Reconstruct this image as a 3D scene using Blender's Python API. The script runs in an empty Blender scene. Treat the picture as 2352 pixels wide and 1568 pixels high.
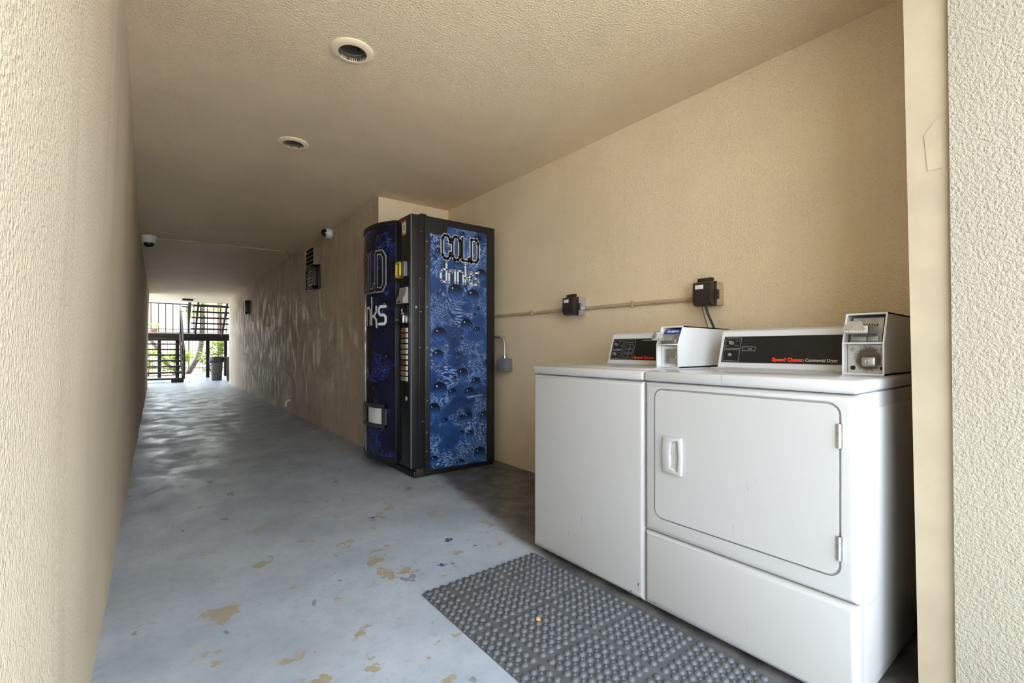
import bpy, bmesh, math, random
from mathutils import Vector, Matrix
R = random.Random(7)
PI = math.pi
scn = bpy.context.scene

# ------------------------------------------------------------------ camera
F_PX, W_PX, CAM_H = 1070.0, 2352.0, 1.012
YAW = math.atan((1176 - 356) / F_PX)            # camera turned right of the corridor axis (+Y)
cam_d = bpy.data.cameras.new('camera'); cam = bpy.data.objects.new('camera', cam_d)
scn.collection.objects.link(cam)
cam.location = (0, 0, CAM_H); cam.rotation_euler = (PI / 2, 0, -YAW)
cam_d.sensor_fit = 'HORIZONTAL'; cam_d.sensor_width = 36.0; cam_d.lens = 36.0 * F_PX / W_PX
cam_d.shift_y = 16.0 / W_PX
cam_d.clip_start = 0.02; cam_d.clip_end = 400
scn.camera = cam

# ------------------------------------------------------------------ world, sun, exposure
w = bpy.data.worlds.new('world'); scn.world = w; w.use_nodes = True
bg = w.node_tree.nodes['Background']
bg.inputs[0].default_value = (0.80, 0.90, 1.0, 1); bg.inputs[1].default_value = 1.5
sun_d = bpy.data.lights.new('sun', 'SUN'); sun = bpy.data.objects.new('sun', sun_d)
scn.collection.objects.link(sun)
sun_d.energy = 8.0; sun_d.angle = math.radians(4); sun_d.color = (1, 0.97, 0.93)
el = math.radians(50); hx, hy = 0.8, 0.6
sun.rotation_euler = Vector((-hx * math.cos(el), -hy * math.cos(el), -math.sin(el))).to_track_quat('-Z', 'Y').to_euler()
sun.location = (12, 26, 14)
vs = scn.view_settings
vs.view_transform = 'Standard'; vs.look = 'None'; vs.gamma = 1.0; vs.use_curve_mapping = False
vs.exposure = 2.65
scn.cycles.max_bounces = 8; scn.cycles.diffuse_bounces = 6; scn.cycles.glossy_bounces = 3
scn.cycles.sample_clamp_indirect = 6.0
scn.cycles.use_denoising = True; scn.cycles.adaptive_threshold = .03

# ------------------------------------------------------------------ materials
def s2l(c):
    return tuple(((v / 255) / 12.92 if v / 255 <= .04045 else ((v / 255 + .055) / 1.055) ** 2.4) for v in c)

class NT:
    def __init__(s, name):
        s.m = bpy.data.materials.new(name); s.m.use_nodes = True
        s.t = s.m.node_tree; s.b = s.t.nodes['Principled BSDF']
    def n(s, typ, ins=None, **props):
        nd = s.t.nodes.new('ShaderNode' + typ)
        for k, v in props.items(): setattr(nd, k, v)
        for k, v in (ins or {}).items(): s.put(nd.inputs[k], v)
        return nd
    def put(s, sock, v):
        if isinstance(v, bpy.types.NodeSocket): s.t.links.new(v, sock)
        elif isinstance(v, (tuple, list)) and sock.type == 'RGBA' and len(v) == 3: sock.default_value = (*v, 1)
        else: sock.default_value = v
    def set(s, **k):
        for a, v in k.items(): s.put(s.b.inputs[a.replace('_', ' ')], v)
    def math(s, op, a, b=0.0, c=0.0, clamp=False):
        return s.n('Math', {0: a, 1: b, 2: c}, operation=op, use_clamp=clamp).outputs[0]
    def ramp(s, v, lo, hi, a=0.0, b=1.0):
        return s.n('MapRange', {0: v, 1: lo, 2: hi, 3: a, 4: b}, interpolation_type='SMOOTHSTEP').outputs[0]
    def mix(s, f, a, b, mode='MIX'):
        nd = s.n('Mix', data_type='RGBA', blend_type=mode)
        s.put(nd.inputs[0], f); s.put(nd.inputs[6], a); s.put(nd.inputs[7], b)
        return nd.outputs[2]
    def obj(s): return s.n('TexCoord').outputs['Object']
    def uv(s): return s.n('TexCoord').outputs['UV']
    def map(s, v, scale=(1, 1, 1), loc=(0, 0, 0), rot=(0, 0, 0)):
        return s.n('Mapping', {'Vector': v, 'Scale': scale, 'Location': loc, 'Rotation': rot}).outputs[0]
    def noise(s, v, scale, detail=3.0, rough=.55, dist=0.0):
        return s.n('TexNoise', {'Vector': v, 'Scale': scale, 'Detail': detail, 'Roughness': rough, 'Distortion': dist}).outputs[0]
    def bump(s, h, dist, strength=1.0):
        s.put(s.b.inputs['Normal'], s.n('Bump', {'Strength': strength, 'Distance': dist, 'Height': h}).outputs[0])

MATS = {}
def plain(name, col, rough=.5, metal=0.0, spec=.5, coat=0.0, vary=0.0, vscale=12.0, bump=0.0, bscale=150.0):
    t = NT(name)
    t.set(Base_Color=col, Roughness=rough, Metallic=metal)
    t.b.inputs['Specular IOR Level'].default_value = spec
    t.b.inputs['Coat Weight'].default_value = coat
    o = None
    if vary:
        o = t.obj(); f = t.noise(o, vscale, 4)
        t.set(Base_Color=t.mix(t.ramp(f, .3, .7), tuple(c * (1 - vary) for c in col), col))
    if bump:
        o = o or t.obj(); t.bump(t.noise(o, bscale, 2), bump)
    MATS[name] = t.m
    return t.m

def stucco(name, col, scale=95.0, depth=.006, grime=.25, sheen=False, rough=.75, spec=.3):
    t = NT(name); o = t.obj()
    h = t.noise(o, scale, 2, .6)
    big = t.noise(o, 1.1, 2, .6)
    c = t.mix(t.ramp(big, .3, .7), tuple(x * .9 for x in col), col)
    st = t.noise(t.map(o, (2.6, 2.6, 1.1) if sheen else (5, 5, .35)), 1.0, 4, .7)
    c = t.mix(t.math('MULTIPLY', t.ramp(st, .5, .75), grime), c, tuple(x * y for x, y in zip(col, (.45, .42, .40))))
    sp = t.noise(o, 34.0, 1)
    c = t.mix(t.math('MULTIPLY', t.ramp(sp, .68, .76), grime * .8), c, tuple(x * .4 for x in col))
    t.set(Base_Color=c, Roughness=rough)
    if sheen:
        s2 = t.noise(t.map(o, (9, 9, 3.0)), 1.0, 4, .75)
        t.set(Roughness=t.ramp(s2, .45, .62, .75, .30))
    t.b.inputs['Specular IOR Level'].default_value = spec
    t.bump(h, depth)
    MATS[name] = t.m
    return t.m

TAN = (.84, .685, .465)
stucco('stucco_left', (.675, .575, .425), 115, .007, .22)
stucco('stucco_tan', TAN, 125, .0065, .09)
stucco('stucco_sheen', (.70, .565, .405), 105, .008, .40, sheen=True, spec=.5)
stucco('stucco_ceiling', (.86, .695, .475), 120, .0065, .07, rough=.55)
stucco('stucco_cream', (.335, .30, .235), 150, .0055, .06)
plain('post_paint', (.39, .325, .225), .5, vary=.12, vscale=6, bump=.002, bscale=14)

def floor_mat():
    t = NT('floor_paint'); o = t.obj()
    sx = t.n('SeparateXYZ', {0: o}); X, Y = sx.outputs[0], sx.outputs[1]
    n1 = t.noise(o, 2.2, 4, .65); n2 = t.noise(o, 26, 2, .6)
    base = t.mix(t.ramp(n1, .3, .7), (.31, .36, .43), (.415, .47, .55))
    base = t.mix(t.math('MULTIPLY', t.ramp(n2, .5, .8), .35), base, (.21, .225, .24))
    # worn paint showing concrete
    reg = t.ramp(t.n('VectorMath', {0: t.map(o, (1, .7, 1)), 1: (.85, 1.25, 0)}, operation='DISTANCE').outputs['Value'], 1.25, .55)
    ch = t.ramp(t.noise(t.map(o, loc=(.4, 7.3, 0)), 6.0, 4, .55), .605, .625)
    tan = t.mix(t.noise(o, 40, 3), (.28, .25, .19), (.38, .335, .255))
    base = t.mix(t.math('MULTIPLY', reg, ch), base, tan)
    dk = t.ramp(t.noise(t.map(o, (1, .55, 1), (8.4, 2.2, 0)), 9.0, 3, .6), .66, .69)
    base = t.mix(t.math('MULTIPLY', dk, .7), base, (.15, .16, .17))
    # spots of blue paint
    warp = t.math('MULTIPLY', t.math('SUBTRACT', t.noise(o, 45, 3), .5), .07)
    for (bx, by, br) in ((1.235, 2.16, .022), (1.06, 1.93, .018), (1.30, 2.02, .010), (1.03, 2.72, .014)):
        d = t.n('VectorMath', {0: o, 1: (bx, by, 0)}, operation='DISTANCE').outputs['Value']
        base = t.mix(t.ramp(t.math('ADD', d, warp), br, br - .004), base, (.03, .085, .26))
    # bare dirty slab inside the laundry alcove
    wob = t.math('MULTIPLY', t.math('SUBTRACT', t.noise(o, 3.5, 5, .6), .5), .55)
    al = t.math('MULTIPLY', t.ramp(t.math('ADD', t.math('MULTIPLY_ADD', Y, -.19, X), t.math('MULTIPLY', wob, .35)), 1.11, 1.22), t.ramp(t.math('ADD', Y, wob), 4.35, 4.2))
    al = t.math('MULTIPLY', al, t.ramp(Y, -.3, .1))
    dirt = t.mix(t.ramp(t.noise(o, 9, 3, .7), .35, .65), (.045, .038, .030), (.135, .125, .11))
    base = t.mix(t.math('MULTIPLY', al, .9), base, dirt)
    # roughness varies at random over the floor
    rg = t.noise(t.map(o, (1.0, .8, 1)), 3.2, 3, .65)
    t.set(Base_Color=base, Roughness=t.ramp(rg, .35, .65, .30, .55))
    t.b.inputs['Specular IOR Level'].default_value = .5
    h = t.noise(t.map(o, (1, .7, 1)), 7, 4, .6)
    t.bump(h, .010, .45)
    MATS['floor_paint'] = t.m
floor_mat()
plain('concrete', (.58, .575, .56), .8, vary=.2, vscale=3, bump=.003, bscale=40)
def enamel():
    t = NT('white_enamel'); o = t.obj(); col = (.455, .451, .447)
    n1 = t.noise(t.map(o, (1, 55, 7), rot=(.5, 0, 0)), 1.0, 2, .5)
    n2 = t.noise(o, 3.0, 1)
    k = t.math('MULTIPLY', t.ramp(n1, .70, .76), t.ramp(n2, .52, .62))
    t.set(Base_Color=t.mix(t.math('MULTIPLY', k, .55), col, (.16, .16, .155)), Roughness=.22)
    t.b.inputs['Coat Weight'].default_value = .2; MATS['white_enamel'] = t.m
enamel()
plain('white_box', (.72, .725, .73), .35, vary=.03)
plain('white_enamel_lit', (.62, .625, .63), .3)  # lit copy of the enamel: console colour brightened against the dim alcove
plain('grey_step', (.42, .42, .43), .35)
plain('ring_paint', (.86, .71, .50), .5)
plain('console_black', (.011, .0108, .0105), .45, spec=.35, vary=.2, vscale=30)
plain('print_white', (.72, .72, .70), .5)
plain('print_grey', (.40, .40, .40), .5)
plain('print_red', (.80, .055, .012), .5)
plain('print_dark', (.012, .012, .014), .5)
plain('steel', (.55, .54, .52), .3, metal=.9, vary=.2, vscale=40)
plain('steel_dull', (.42, .41, .39), .5, metal=.75, vary=.35, vscale=35)
plain('chrome', (.75, .75, .75), .18, metal=1.0)
plain('galvanised', (.50, .51, .53), .42, metal=.6, vary=.15, vscale=30)
plain('grey_box', (.19, .195, .215), .5, vary=.15)
plain('brown_plastic', (.030, .020, .016), .42, vary=.15)
plain('conduit_paint', (.50, .39, .24), .55, vary=.2, vscale=10)
plain('black_metal', (.012, .012, .013), .38, spec=.5, vary=.3, vscale=8, bump=.0006, bscale=300)
plain('black_gloss', (.010, .010, .011), .16, spec=.55)
plain('black_rubber', (.018, .018, .019), .55)
plain('yellow_plastic', (.68, .52, .03), .35)
plain('grey_plastic', (.14, .14, .145), .45)
plain('light_grey_plastic', (.30, .295, .30), .45)
plain('blue_plastic', (.02, .05, .30), .4)
plain('dark_hole', (.006, .006, .006), .8)
plain('mat_rubber', (.105, .112, .125), .52, vary=.3, vscale=16, bump=.0008, bscale=220)
plain('lamp_glass', (.80, .80, .76), .4)
plain('dark_grey_plastic', (.035, .035, .037), .45)
plain('rusty_metal', (.05, .04, .033), .6, metal=.3, vary=.6, vscale=60)
plain('camera_white', (.62, .62, .60), .35)
plain('dome_glass', (.010, .010, .012), .07, spec=.7, coat=.3)
plain('pvc', (.70, .66, .58), .4)
plain('can_inner', (.34, .31, .26), .35, metal=.7, vary=.25, vscale=30)
plain('stair_metal', (.018, .015, .014), .65, spec=.2)
plain('tread_wood', (.06, .038, .028), .75, spec=.2, vary=.3, vscale=8)
plain('bin_plastic', (.085, .085, .087), .45)
plain('bin_bag', (.03, .03, .032), .35)
plain('fence_metal', (.10, .115, .11), .5)
plain('hill_soil', (.115, .098, .075), .95, vary=.25, vscale=.35, bump=.03, bscale=4)
plain('mulch', (.16, .12, .085), .95, vary=.5, vscale=18, bump=.02, bscale=22)
plain('grass', (.12, .18, .05), .9, vary=.3, vscale=9)
plain('bark', (.17, .145, .125), .85, vary=.5, vscale=14, bump=.02, bscale=26)
plain('column_paint', (.13, .07, .055), .7)
plain('leaf_dry', (.60, .30, .08), .6)
plain('sticker_red', (.60, .09, .03), .5)

def leaf_mat(name, col):
    t = NT(name); t.set(Base_Color=t.mix(t.ramp(t.noise(t.obj(), 7, 2), .3, .7), tuple(c * .6 for c in col), col), Roughness=.45)
    tr = t.n('BsdfTranslucent', {0: tuple(min(1, c * 1.15) for c in col)})
    mx = t.n('MixShader', {0: .45, 1: t.b.outputs[0], 2: tr.outputs[0]})
    t.t.links.new(mx.outputs[0], t.t.nodes['Material Output'].inputs[0]); MATS[name] = t.m
leaf_mat('leaf_bright', (.20, .27, .03)); leaf_mat('leaf_palm', (.16, .24, .05))

def stain_plate():
    t = NT('stained_plate'); o = t.uv()
    d = t.n('VectorMath', {0: t.map(o, (1, .85, 1), (-.56, -.42, 0)), 1: (0, 0, 0)}, operation='DISTANCE').outputs['Value']
    d = t.math('ADD', d, t.math('MULTIPLY', t.math('SUBTRACT', t.noise(o, 9, 5, .7), .5), .35))
    c = t.mix(t.ramp(d, .46, .27), (.50, .48, .43), (.095, .07, .045))
    c = t.mix(t.math('MULTIPLY', t.ramp(t.noise(o, 16, 5, .7), .5, .75), .5), c, (.18, .15, .11))
    t.set(Base_Color=c, Roughness=.5, Metallic=.35); MATS['stained_plate'] = t.m
stain_plate()

BUBBLES = [(.30, 1.955, .030), (.46, 1.93, .045), (.26, 1.71, .045), (.48, 1.64, .055), (.08, 1.78, .04), (.23, 1.475, .07), (.40, 1.455, .06),
           (.445, 1.345, .028), (.42, 1.295, .022), (.34, 1.205, .060), (.44, 1.165, .034), (.085, 1.125, .062), (.285, 1.09, .024), (.07, .955, .052), (.25, .955, .026),
           (.30, .80, .052), (.22, .765, .022), (.085, .68, .066), (.20, .645, .042), (.43, .72, .05), (.365, .635, .052), (.03, .52, .06), (.52, .42, .055),
           (.135, .42, .03), (.28, .425, .035), (.355, .435, .042), (.285, .305, .03), (.375, .29, .038), (.03, .12, .04), (.47, .115, .06), (.275, .055, .045), (.53, .88, .03)]
def water_print(name, lo, mid, hi, cover):
    t = NT(name); u = t.uv()
    sep = t.n('SeparateXYZ', {0: u})
    wn = t.n('TexNoise', {'Vector': u, 'Scale': 2.1, 'Detail': 1.0}).outputs['Color']
    wv = t.n('VectorMath', {0: wn, 1: (.5, .5, .5)}, operation='SUBTRACT').outputs[0]
    uw = t.n('VectorMath', {0: wv, 1: (.55, .55, 0), 2: u}, operation='MULTIPLY_ADD').outputs[0]
    ds = []
    for ang, off in ((.55, 0.0), (-.35, 5.3)):
        r0 = t.map(uw, (1, 1, 1), (off, 0, 0), (0, 0, ang))
        vo = t.n('TexVoronoi', {'Vector': t.map(r0, (30, 88, 1)), 'Scale': 1.0, 'Randomness': .85}, voronoi_dimensions='2D').outputs['Distance']
        ds.append(t.ramp(vo, .50, .22))
    which = t.ramp(t.noise(t.map(u, loc=(4.4, 9.1, 0)), 2.3, 1), .47, .53)
    dash = t.math('ADD', t.math('MULTIPLY', ds[0], which), t.math('MULTIPLY', ds[1], t.math('SUBTRACT', 1.0, which)))
    msk = t.ramp(t.noise(t.map(u, loc=(2.3, .7, 0)), 4.2, 3, .55), .5 - cover, .62 - cover)
    amp = t.ramp(t.noise(t.map(u, loc=(7.1, 1.7, 0)), 9.0, 2), .3, .7, .25, 1.0)
    base = t.mix(t.ramp(t.noise(u, 3.0, 3), .3, .7), lo, mid)
    c = t.mix(t.math('MULTIPLY', t.math('MULTIPLY', dash, msk), amp), base, hi)
    t.set(Base_Color=c, Roughness=.3); MATS[name] = t.m
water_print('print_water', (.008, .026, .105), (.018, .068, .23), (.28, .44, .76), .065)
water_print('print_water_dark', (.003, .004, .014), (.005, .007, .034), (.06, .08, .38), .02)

def bubble_print(name, mid, hi):
    t = NT(name); u = t.uv(); sp = t.n('SeparateXYZ', {0: u})
    c = t.mix(t.ramp(sp.outputs[1], -.9, .65, 1, 0), tuple(x * .10 for x in mid), tuple(x * 1.3 for x in mid))
    rr = t.n('VectorMath', {0: u}, operation='LENGTH').outputs['Value']
    c = t.mix(t.math('MULTIPLY', t.ramp(rr, .75, 1.0), .55), c, tuple(x * .25 for x in mid))
    st = t.ramp(t.noise(t.map(u, (3, 9, 1), (0, 0, 0), (0, 0, -.4)), 1.0, 2), .55, .75)
    c = t.mix(t.math('MULTIPLY', st, t.ramp(sp.outputs[1], -.1, -.6, 0, .6)), c, hi)
    g = t.n('VectorMath', {0: u, 1: (-.38, .46, 0)}, operation='DISTANCE').outputs['Value']
    c = t.mix(t.ramp(g, .13, .05), c, (.75, .8, .9))
    t.set(Base_Color=c, Roughness=.3); MATS[name] = t.m
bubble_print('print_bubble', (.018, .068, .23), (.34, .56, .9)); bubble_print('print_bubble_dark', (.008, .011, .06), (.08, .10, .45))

# ------------------------------------------------------------------ geometry helpers
WL = {}
class MB:
    def __init__(s): s.bm = bmesh.new(); s.uvl = None
    def poly(s, pts, uvs=None):
        f = s.bm.faces.new([s.bm.verts.new(p) for p in pts])
        if uvs:
            s.uvl = s.uvl or s.bm.loops.layers.uv.new('UVMap')
            for l, q in zip(f.loops, uvs): l[s.uvl].uv = q
        return s
    def hexa(s, p):       # 8 points: bottom 4, top 4
        v = [s.bm.verts.new(q) for q in p]
        for f in ((3, 2, 1, 0), (4, 5, 6, 7), (0, 1, 5, 4), (1, 2, 6, 5), (2, 3, 7, 6), (3, 0, 4, 7)):
            s.bm.faces.new([v[i] for i in f])
        return s
    def box(s, x0, x1, y0, y1, z0, z1):
        return s.hexa([(x0, y0, z0), (x1, y0, z0), (x1, y1, z0), (x0, y1, z0), (x0, y0, z1), (x1, y0, z1), (x1, y1, z1), (x0, y1, z1)])
    def rbox(s, x0, x1, y0, y1, z0, z1, r=.005, seg=2):
        m = MB().box(x0, x1, y0, y1, z0, z1)
        bmesh.ops.bevel(m.bm, geom=m.bm.edges[:], offset=r, segments=seg, profile=.5, affect='EDGES')
        return s.join(m)
    def join(s, o, mtx=None):
        me = bpy.data.meshes.new('tmp'); o.bm.to_mesh(me); o.bm.free()
        if mtx: me.transform(mtx)
        s.bm.from_mesh(me); bpy.data.meshes.remove(me)
        return s
    def tube(s, pts, rad, n=10, cap=True):
        pts = [Vector(p) for p in pts]; rs = rad if isinstance(rad, (list, tuple)) else [rad] * len(pts)
        rings = []; ref = None
        for i, p in enumerate(pts):
            d = (pts[min(i + 1, len(pts) - 1)] - pts[max(i - 1, 0)]).normalized()
            if ref is None: ref = Vector((0, 0, 1)) if abs(d.z) < .9 else Vector((1, 0, 0))
            a = d.cross(ref).normalized(); b = a.cross(d).normalized(); ref = b
            rings.append([s.bm.verts.new(p + (a * math.cos(2 * PI * k / n) + b * math.sin(2 * PI * k / n)) * rs[i]) for k in range(n)])
        for q, r_ in zip(rings, rings[1:]):
            for k in range(n): s.bm.faces.new((q[k], q[(k + 1) % n], r_[(k + 1) % n], r_[k]))
        if cap: s.bm.faces.new(rings[0][::-1]); s.bm.faces.new(rings[-1])
        return s
    def lathe(s, prof, c, axis='Z', n=32, closed=False):   # prof: (radius, height)
        rings = []
        for r_, h in prof:
            ring = []
            for k in range(n if r_ > 1e-6 else 1):
                a = 2 * PI * k / n; x, y = r_ * math.cos(a), r_ * math.sin(a)
                q = {'Z': (x, y, h), '-X': (-h, x, y), '-Y': (x, -h, y), 'X': (h, x, y)}[axis]
                ring.append(s.bm.verts.new((c[0] + q[0], c[1] + q[1], c[2] + q[2])))
            rings.append(ring)
        for A, B in zip(rings, rings[1:]):
            for k in range(n):
                a0, a1 = A[k % len(A)], A[(k + 1) % len(A)]; b0, b1 = B[k % len(B)], B[(k + 1) % len(B)]
                vs_ = []
                for v in (a0, a1, b1, b0):
                    if v not in vs_: vs_.append(v)
                if len(vs_) > 2: s.bm.faces.new(vs_)
        return s
    def prism(s, pts, ext):     # planar polygon extruded by vector
        e = Vector(ext); a = [s.bm.verts.new(p) for p in pts]; b = [s.bm.verts.new(Vector(p) + e) for p in pts]
        s.bm.faces.new(a[::-1]); s.bm.faces.new(b); n = len(a)
        for i in range(n): s.bm.faces.new((a[i], a[(i + 1) % n], b[(i + 1) % n], b[i]))
        return s
    def bevel(s, r, seg=2, ang=30):
        es = [e for e in s.bm.edges if len(e.link_faces) == 2 and e.calc_face_angle(0) > math.radians(ang)]
        bmesh.ops.bevel(s.bm, geom=es, offset=r, segments=seg, profile=.5, affect='EDGES', clamp_overlap=True)
        return s
    def fill(s, loops, fn):     # face with holes; loops of 2-D points mapped by fn
        es = []
        for lp in loops:
            v = [s.bm.verts.new(fn(*p)) for p in lp]
            es += [s.bm.edges.new((v[i], v[(i + 1) % len(v)])) for i in range(len(v))]
        bmesh.ops.triangle_fill(s.bm, use_beauty=True, use_dissolve=False, edges=es)
        return s

def link(o): scn.collection.objects.link(o)
def obj(name, mb, mat, parent=None, centre=True, smooth=32, label=None, fixn=True):
    bm = mb.bm
    if fixn: bmesh.ops.recalc_face_normals(bm, faces=bm.faces[:])
    me = bpy.data.meshes.new(name); bm.to_mesh(me); bm.free()
    c = Vector((0, 0, 0))
    if centre and len(me.vertices):
        xs = [v.co for v in me.vertices]
        c = Vector([(min(p[i] for p in xs) + max(p[i] for p in xs)) / 2 for i in range(3)])
        me.transform(Matrix.Translation(-c))
    me.materials.append(MATS[mat])
    if smooth:
        me.shade_smooth(); me.set_sharp_from_angle(angle=math.radians(smooth))
    o = bpy.data.objects.new(name, me); link(o); WL[o.name] = c
    if parent: o.parent = parent; o.location = c - WL[parent.name]
    else: o.location = c
    if label: o['label'] = label
    return o
def share(src, parent, at, name=None, rot=None):      # another piece with the same mesh
    o = bpy.data.objects.new(name or src.name.split('.')[0], src.data); link(o); WL[o.name] = Vector(at)
    o.parent = parent; o.location = Vector(at) - (WL[parent.name] if parent else Vector((0, 0, 0)))
    if rot: o.rotation_euler = rot
    return o
def tag(o, label, cat, group=None):
    o['label'] = label; o['category'] = cat
    if group: o['group'] = group
    return o
def thing(name, loc, label, cat, group=None):
    o = bpy.data.objects.new(name, None); link(o); o.location = loc; o.empty_display_size = .1
    WL[o.name] = Vector(loc); return tag(o, label, cat, group)
def struct(name, mb, mat, label=None, **k):
    o = obj(name, mb, mat, centre=False, **k); o['kind'] = 'structure'
    if label: o['label'] = label
    return o
def rrect(y0, y1, z0, z1, r, n=6):
    pts = []
    for cx, cy, a0 in ((y1 - r, z1 - r, 0), (y0 + r, z1 - r, PI / 2), (y0 + r, z0 + r, PI), (y1 - r, z0 + r, 1.5 * PI)):
        for k in range(n + 1):
            a = a0 + PI / 2 * k / n; pts.append((cx + r * math.cos(a), cy + r * math.sin(a)))
    return pts
def circ(cx, cy, r, n=40): return [(cx + r * math.cos(2 * PI * k / n), cy + r * math.sin(2 * PI * k / n)) for k in range(n)]
FONTN = [0]
def text(name, body, org, right, up, height, width, mat, parent, bold=0.0, shear=0.0, eps=.0006, label=None):
    """flat lettering: lower-left at org, cap height and total width in metres"""
    cu = bpy.data.curves.new('t', 'FONT'); cu.body = body; cu.offset = bold; cu.shear = shear; cu.resolution_u = 3
    o = bpy.data.objects.new('t', cu); link(o)
    me = bpy.data.meshes.new_from_object(o.evaluated_get(bpy.context.evaluated_depsgraph_get()))
    bpy.data.objects.remove(o); bpy.data.curves.remove(cu)
    xs = [v.co.x for v in me.vertices]; ys = [v.co.y for v in me.vertices]
    x0, sx = min(xs), width / (max(xs) - min(xs)); sy = height / .70
    right = Vector(right).normalized(); up = Vector(up).normalized(); nn = right.cross(up)
    for v in me.vertices: v.co = Vector(org) + right * ((v.co.x - x0) * sx) + up * (v.co.y * sy) + nn * eps
    mb = MB(); mb.bm.from_mesh(me); bpy.data.meshes.remove(me)
    return obj(name, mb, mat, parent, smooth=0, label=label, fixn=False)

# ------------------------------------------------------------------ the building
CEIL = 2.46
Y0, Y1 = -.50, 15.55            # open ends of the passage
XL, XR, XA, YA = -.155, 1.69, 2.45, 4.30
struct('floor', MB().poly([(-6, Y0 - .35, 0), (9, Y0 - .35, 0), (9, 21.0, 0), (-6, 21.0, 0)]), 'floor_paint', 'grey painted concrete floor with chipped worn patches')
struct('ground_front', MB().poly([(-60, -70, -.02), (60, -70, -.02), (60, Y0 - .30, -.02), (-60, Y0 - .30, -.02)]), 'concrete', 'pale concrete paving outside the passage')
# ceiling sheet with the two round openings of the recessed lights
LIGHTS = [(.764, 2.275), (.774, 3.545)]
m = MB().fill([[(XL - .3, Y0), (XA + .1, Y0), (XA + .1, Y1 + 2.05), (XL - .3, Y1 + 2.05)]] + [circ(x, y, .07) for x, y in LIGHTS], lambda a, b: (a, b, CEIL))
struct('ceiling', m, 'stucco_ceiling', 'tan stucco ceiling of the passage')
m = MB().box(-8, 10, Y0, Y1 + 2.05, CEIL + .22, 5.6)
m.box(-8, 10, Y1 + 1.95, Y1 + 2.05, CEIL, CEIL + .25).box(-8, 10, Y0, Y0 + .1, CEIL, CEIL + .25)
struct('wall_upper', m, 'stucco_cream', 'cream stucco upper storey over the passage')
struct('wall_shade_block', MB().box(3.3, 10, Y1 + 2.05, 22.6, 0, 6.2), 'stucco_cream', 'unseen cream stucco block added beside the stairs to shade the patio')  # unseen mass, added to keep the sun off the exit patio
# left wall, a little bowed along its length
m = MB(); ys = [Y0 + (Y1 - Y0) * i / 24 for i in range(25)]; rows = []
for y in ys:
    t_ = min(1, max(0, (y - 2.0) / 6)); t2 = min(1, max(0, (y - 9) / 6))
    top = -.098 - .052 * (t_ * t_ * (3 - 2 * t_)) + .03 * t2
    rows.append([(XL + .004 * math.sin(y * 3.1), y, 0), (XL + .006 * math.sin(y * 1.7 + 1), y, .8), ((XL + top) / 2, y, 1.7), (top, y, CEIL + .02), (-6, y, CEIL + .02), (-6, y, 0)])
V = [[m.bm.verts.new(p) for p in r_] for r_ in rows]
for a, b in zip(V, V[1:]):
    for k in range(6): m.bm.faces.new((a[k], a[(k + 1) % 6], b[(k + 1) % 6], b[k]))
m.bm.faces.new(V[0][::-1]); m.bm.faces.new(V[-1])
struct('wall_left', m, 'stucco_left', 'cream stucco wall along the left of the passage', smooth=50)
# right wall of the corridor with a louvred vent recess
VY0, VY1, VZ0, VZ1 = 6.60, 7.03, 1.83, 2.385
m = MB()
for (a, b, c, d) in ((YA, VY0, 0, CEIL + .02), (VY1, Y1, 0, CEIL + .02), (VY0, VY1, 0, VZ0), (VY0, VY1, VZ1, CEIL + .02)):
    m.poly([(XR, a, c), (XR, a, d), (XR, b, d), (XR, b, c)])
D = XR + .16
m.poly([(D, VY0, VZ0), (D, VY0, VZ1), (D, VY1, VZ1), (D, VY1, VZ0)])
for (a, b) in (((VY0, VZ0), (VY1, VZ0)), ((VY1, VZ0), (VY1, VZ1)), ((VY1, VZ1), (VY0, VZ1)), ((VY0, VZ1), (VY0, VZ0))):
    m.poly([(XR, *a), (XR, *b), (D, *b), (D, *a)])
XB = 8.0
m.poly([(XR, Y1, 0), (XR, Y1, CEIL + .02), (XB, Y1, CEIL + .02), (XB, Y1, 0)])
struct('wall_right', m, 'stucco_sheen', 'tan stucco wall on the right of the corridor, scuffed and shiny toward the exit', fixn=False)
struct('wall_end', MB().box(XR + .0005, XB, YA, YA + .15, 0, CEIL + .02), 'stucco_tan', 'short tan stucco wall behind the vending machine')
struct('wall_back', MB().box(XA, XA + .2, .2, YA + .05, 0, CEIL + .02), 'stucco_tan', 'tan stucco back wall of the laundry alcove')
m = MB().hexa([(1.676, Y0, 0), (6, Y0, 0), (6, .262, 0), (1.676, .262, 0), (1.676, Y0, CEIL + .02), (6, Y0, CEIL + .02), (6, .284, CEIL + .02), (1.676, .284, CEIL + .02)])
struct('wall_front', m, 'stucco_cream', 'cream rough stucco wall at the right edge')
m = MB().hexa([(1.69, .24, 0), (XA + .1, .24, 0), (XA + .1, .340, 0), (1.69, .340, 0), (1.69, .24, CEIL + .01), (XA + .1, .24, CEIL + .01), (XA + .1, .384, CEIL + .01), (1.69, .384, CEIL + .01)])
m.bevel(.006, 3)
jamb = struct('trim_1', m, 'post_paint', 'smooth painted corner post beside the dryer')
# hurricane-tie plate ghosting through the paint of the post
m = MB().prism([(1.6905, .292, 1.50), (1.6905, .322, 1.50), (1.6905, .330, 1.60), (1.6905, .305, 1.635), (1.6905, .292, 1.64)], (-.0022, 0, 0)).bevel(.0008, 1)
obj('strap_plate', m, 'post_paint', jamb)

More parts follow.
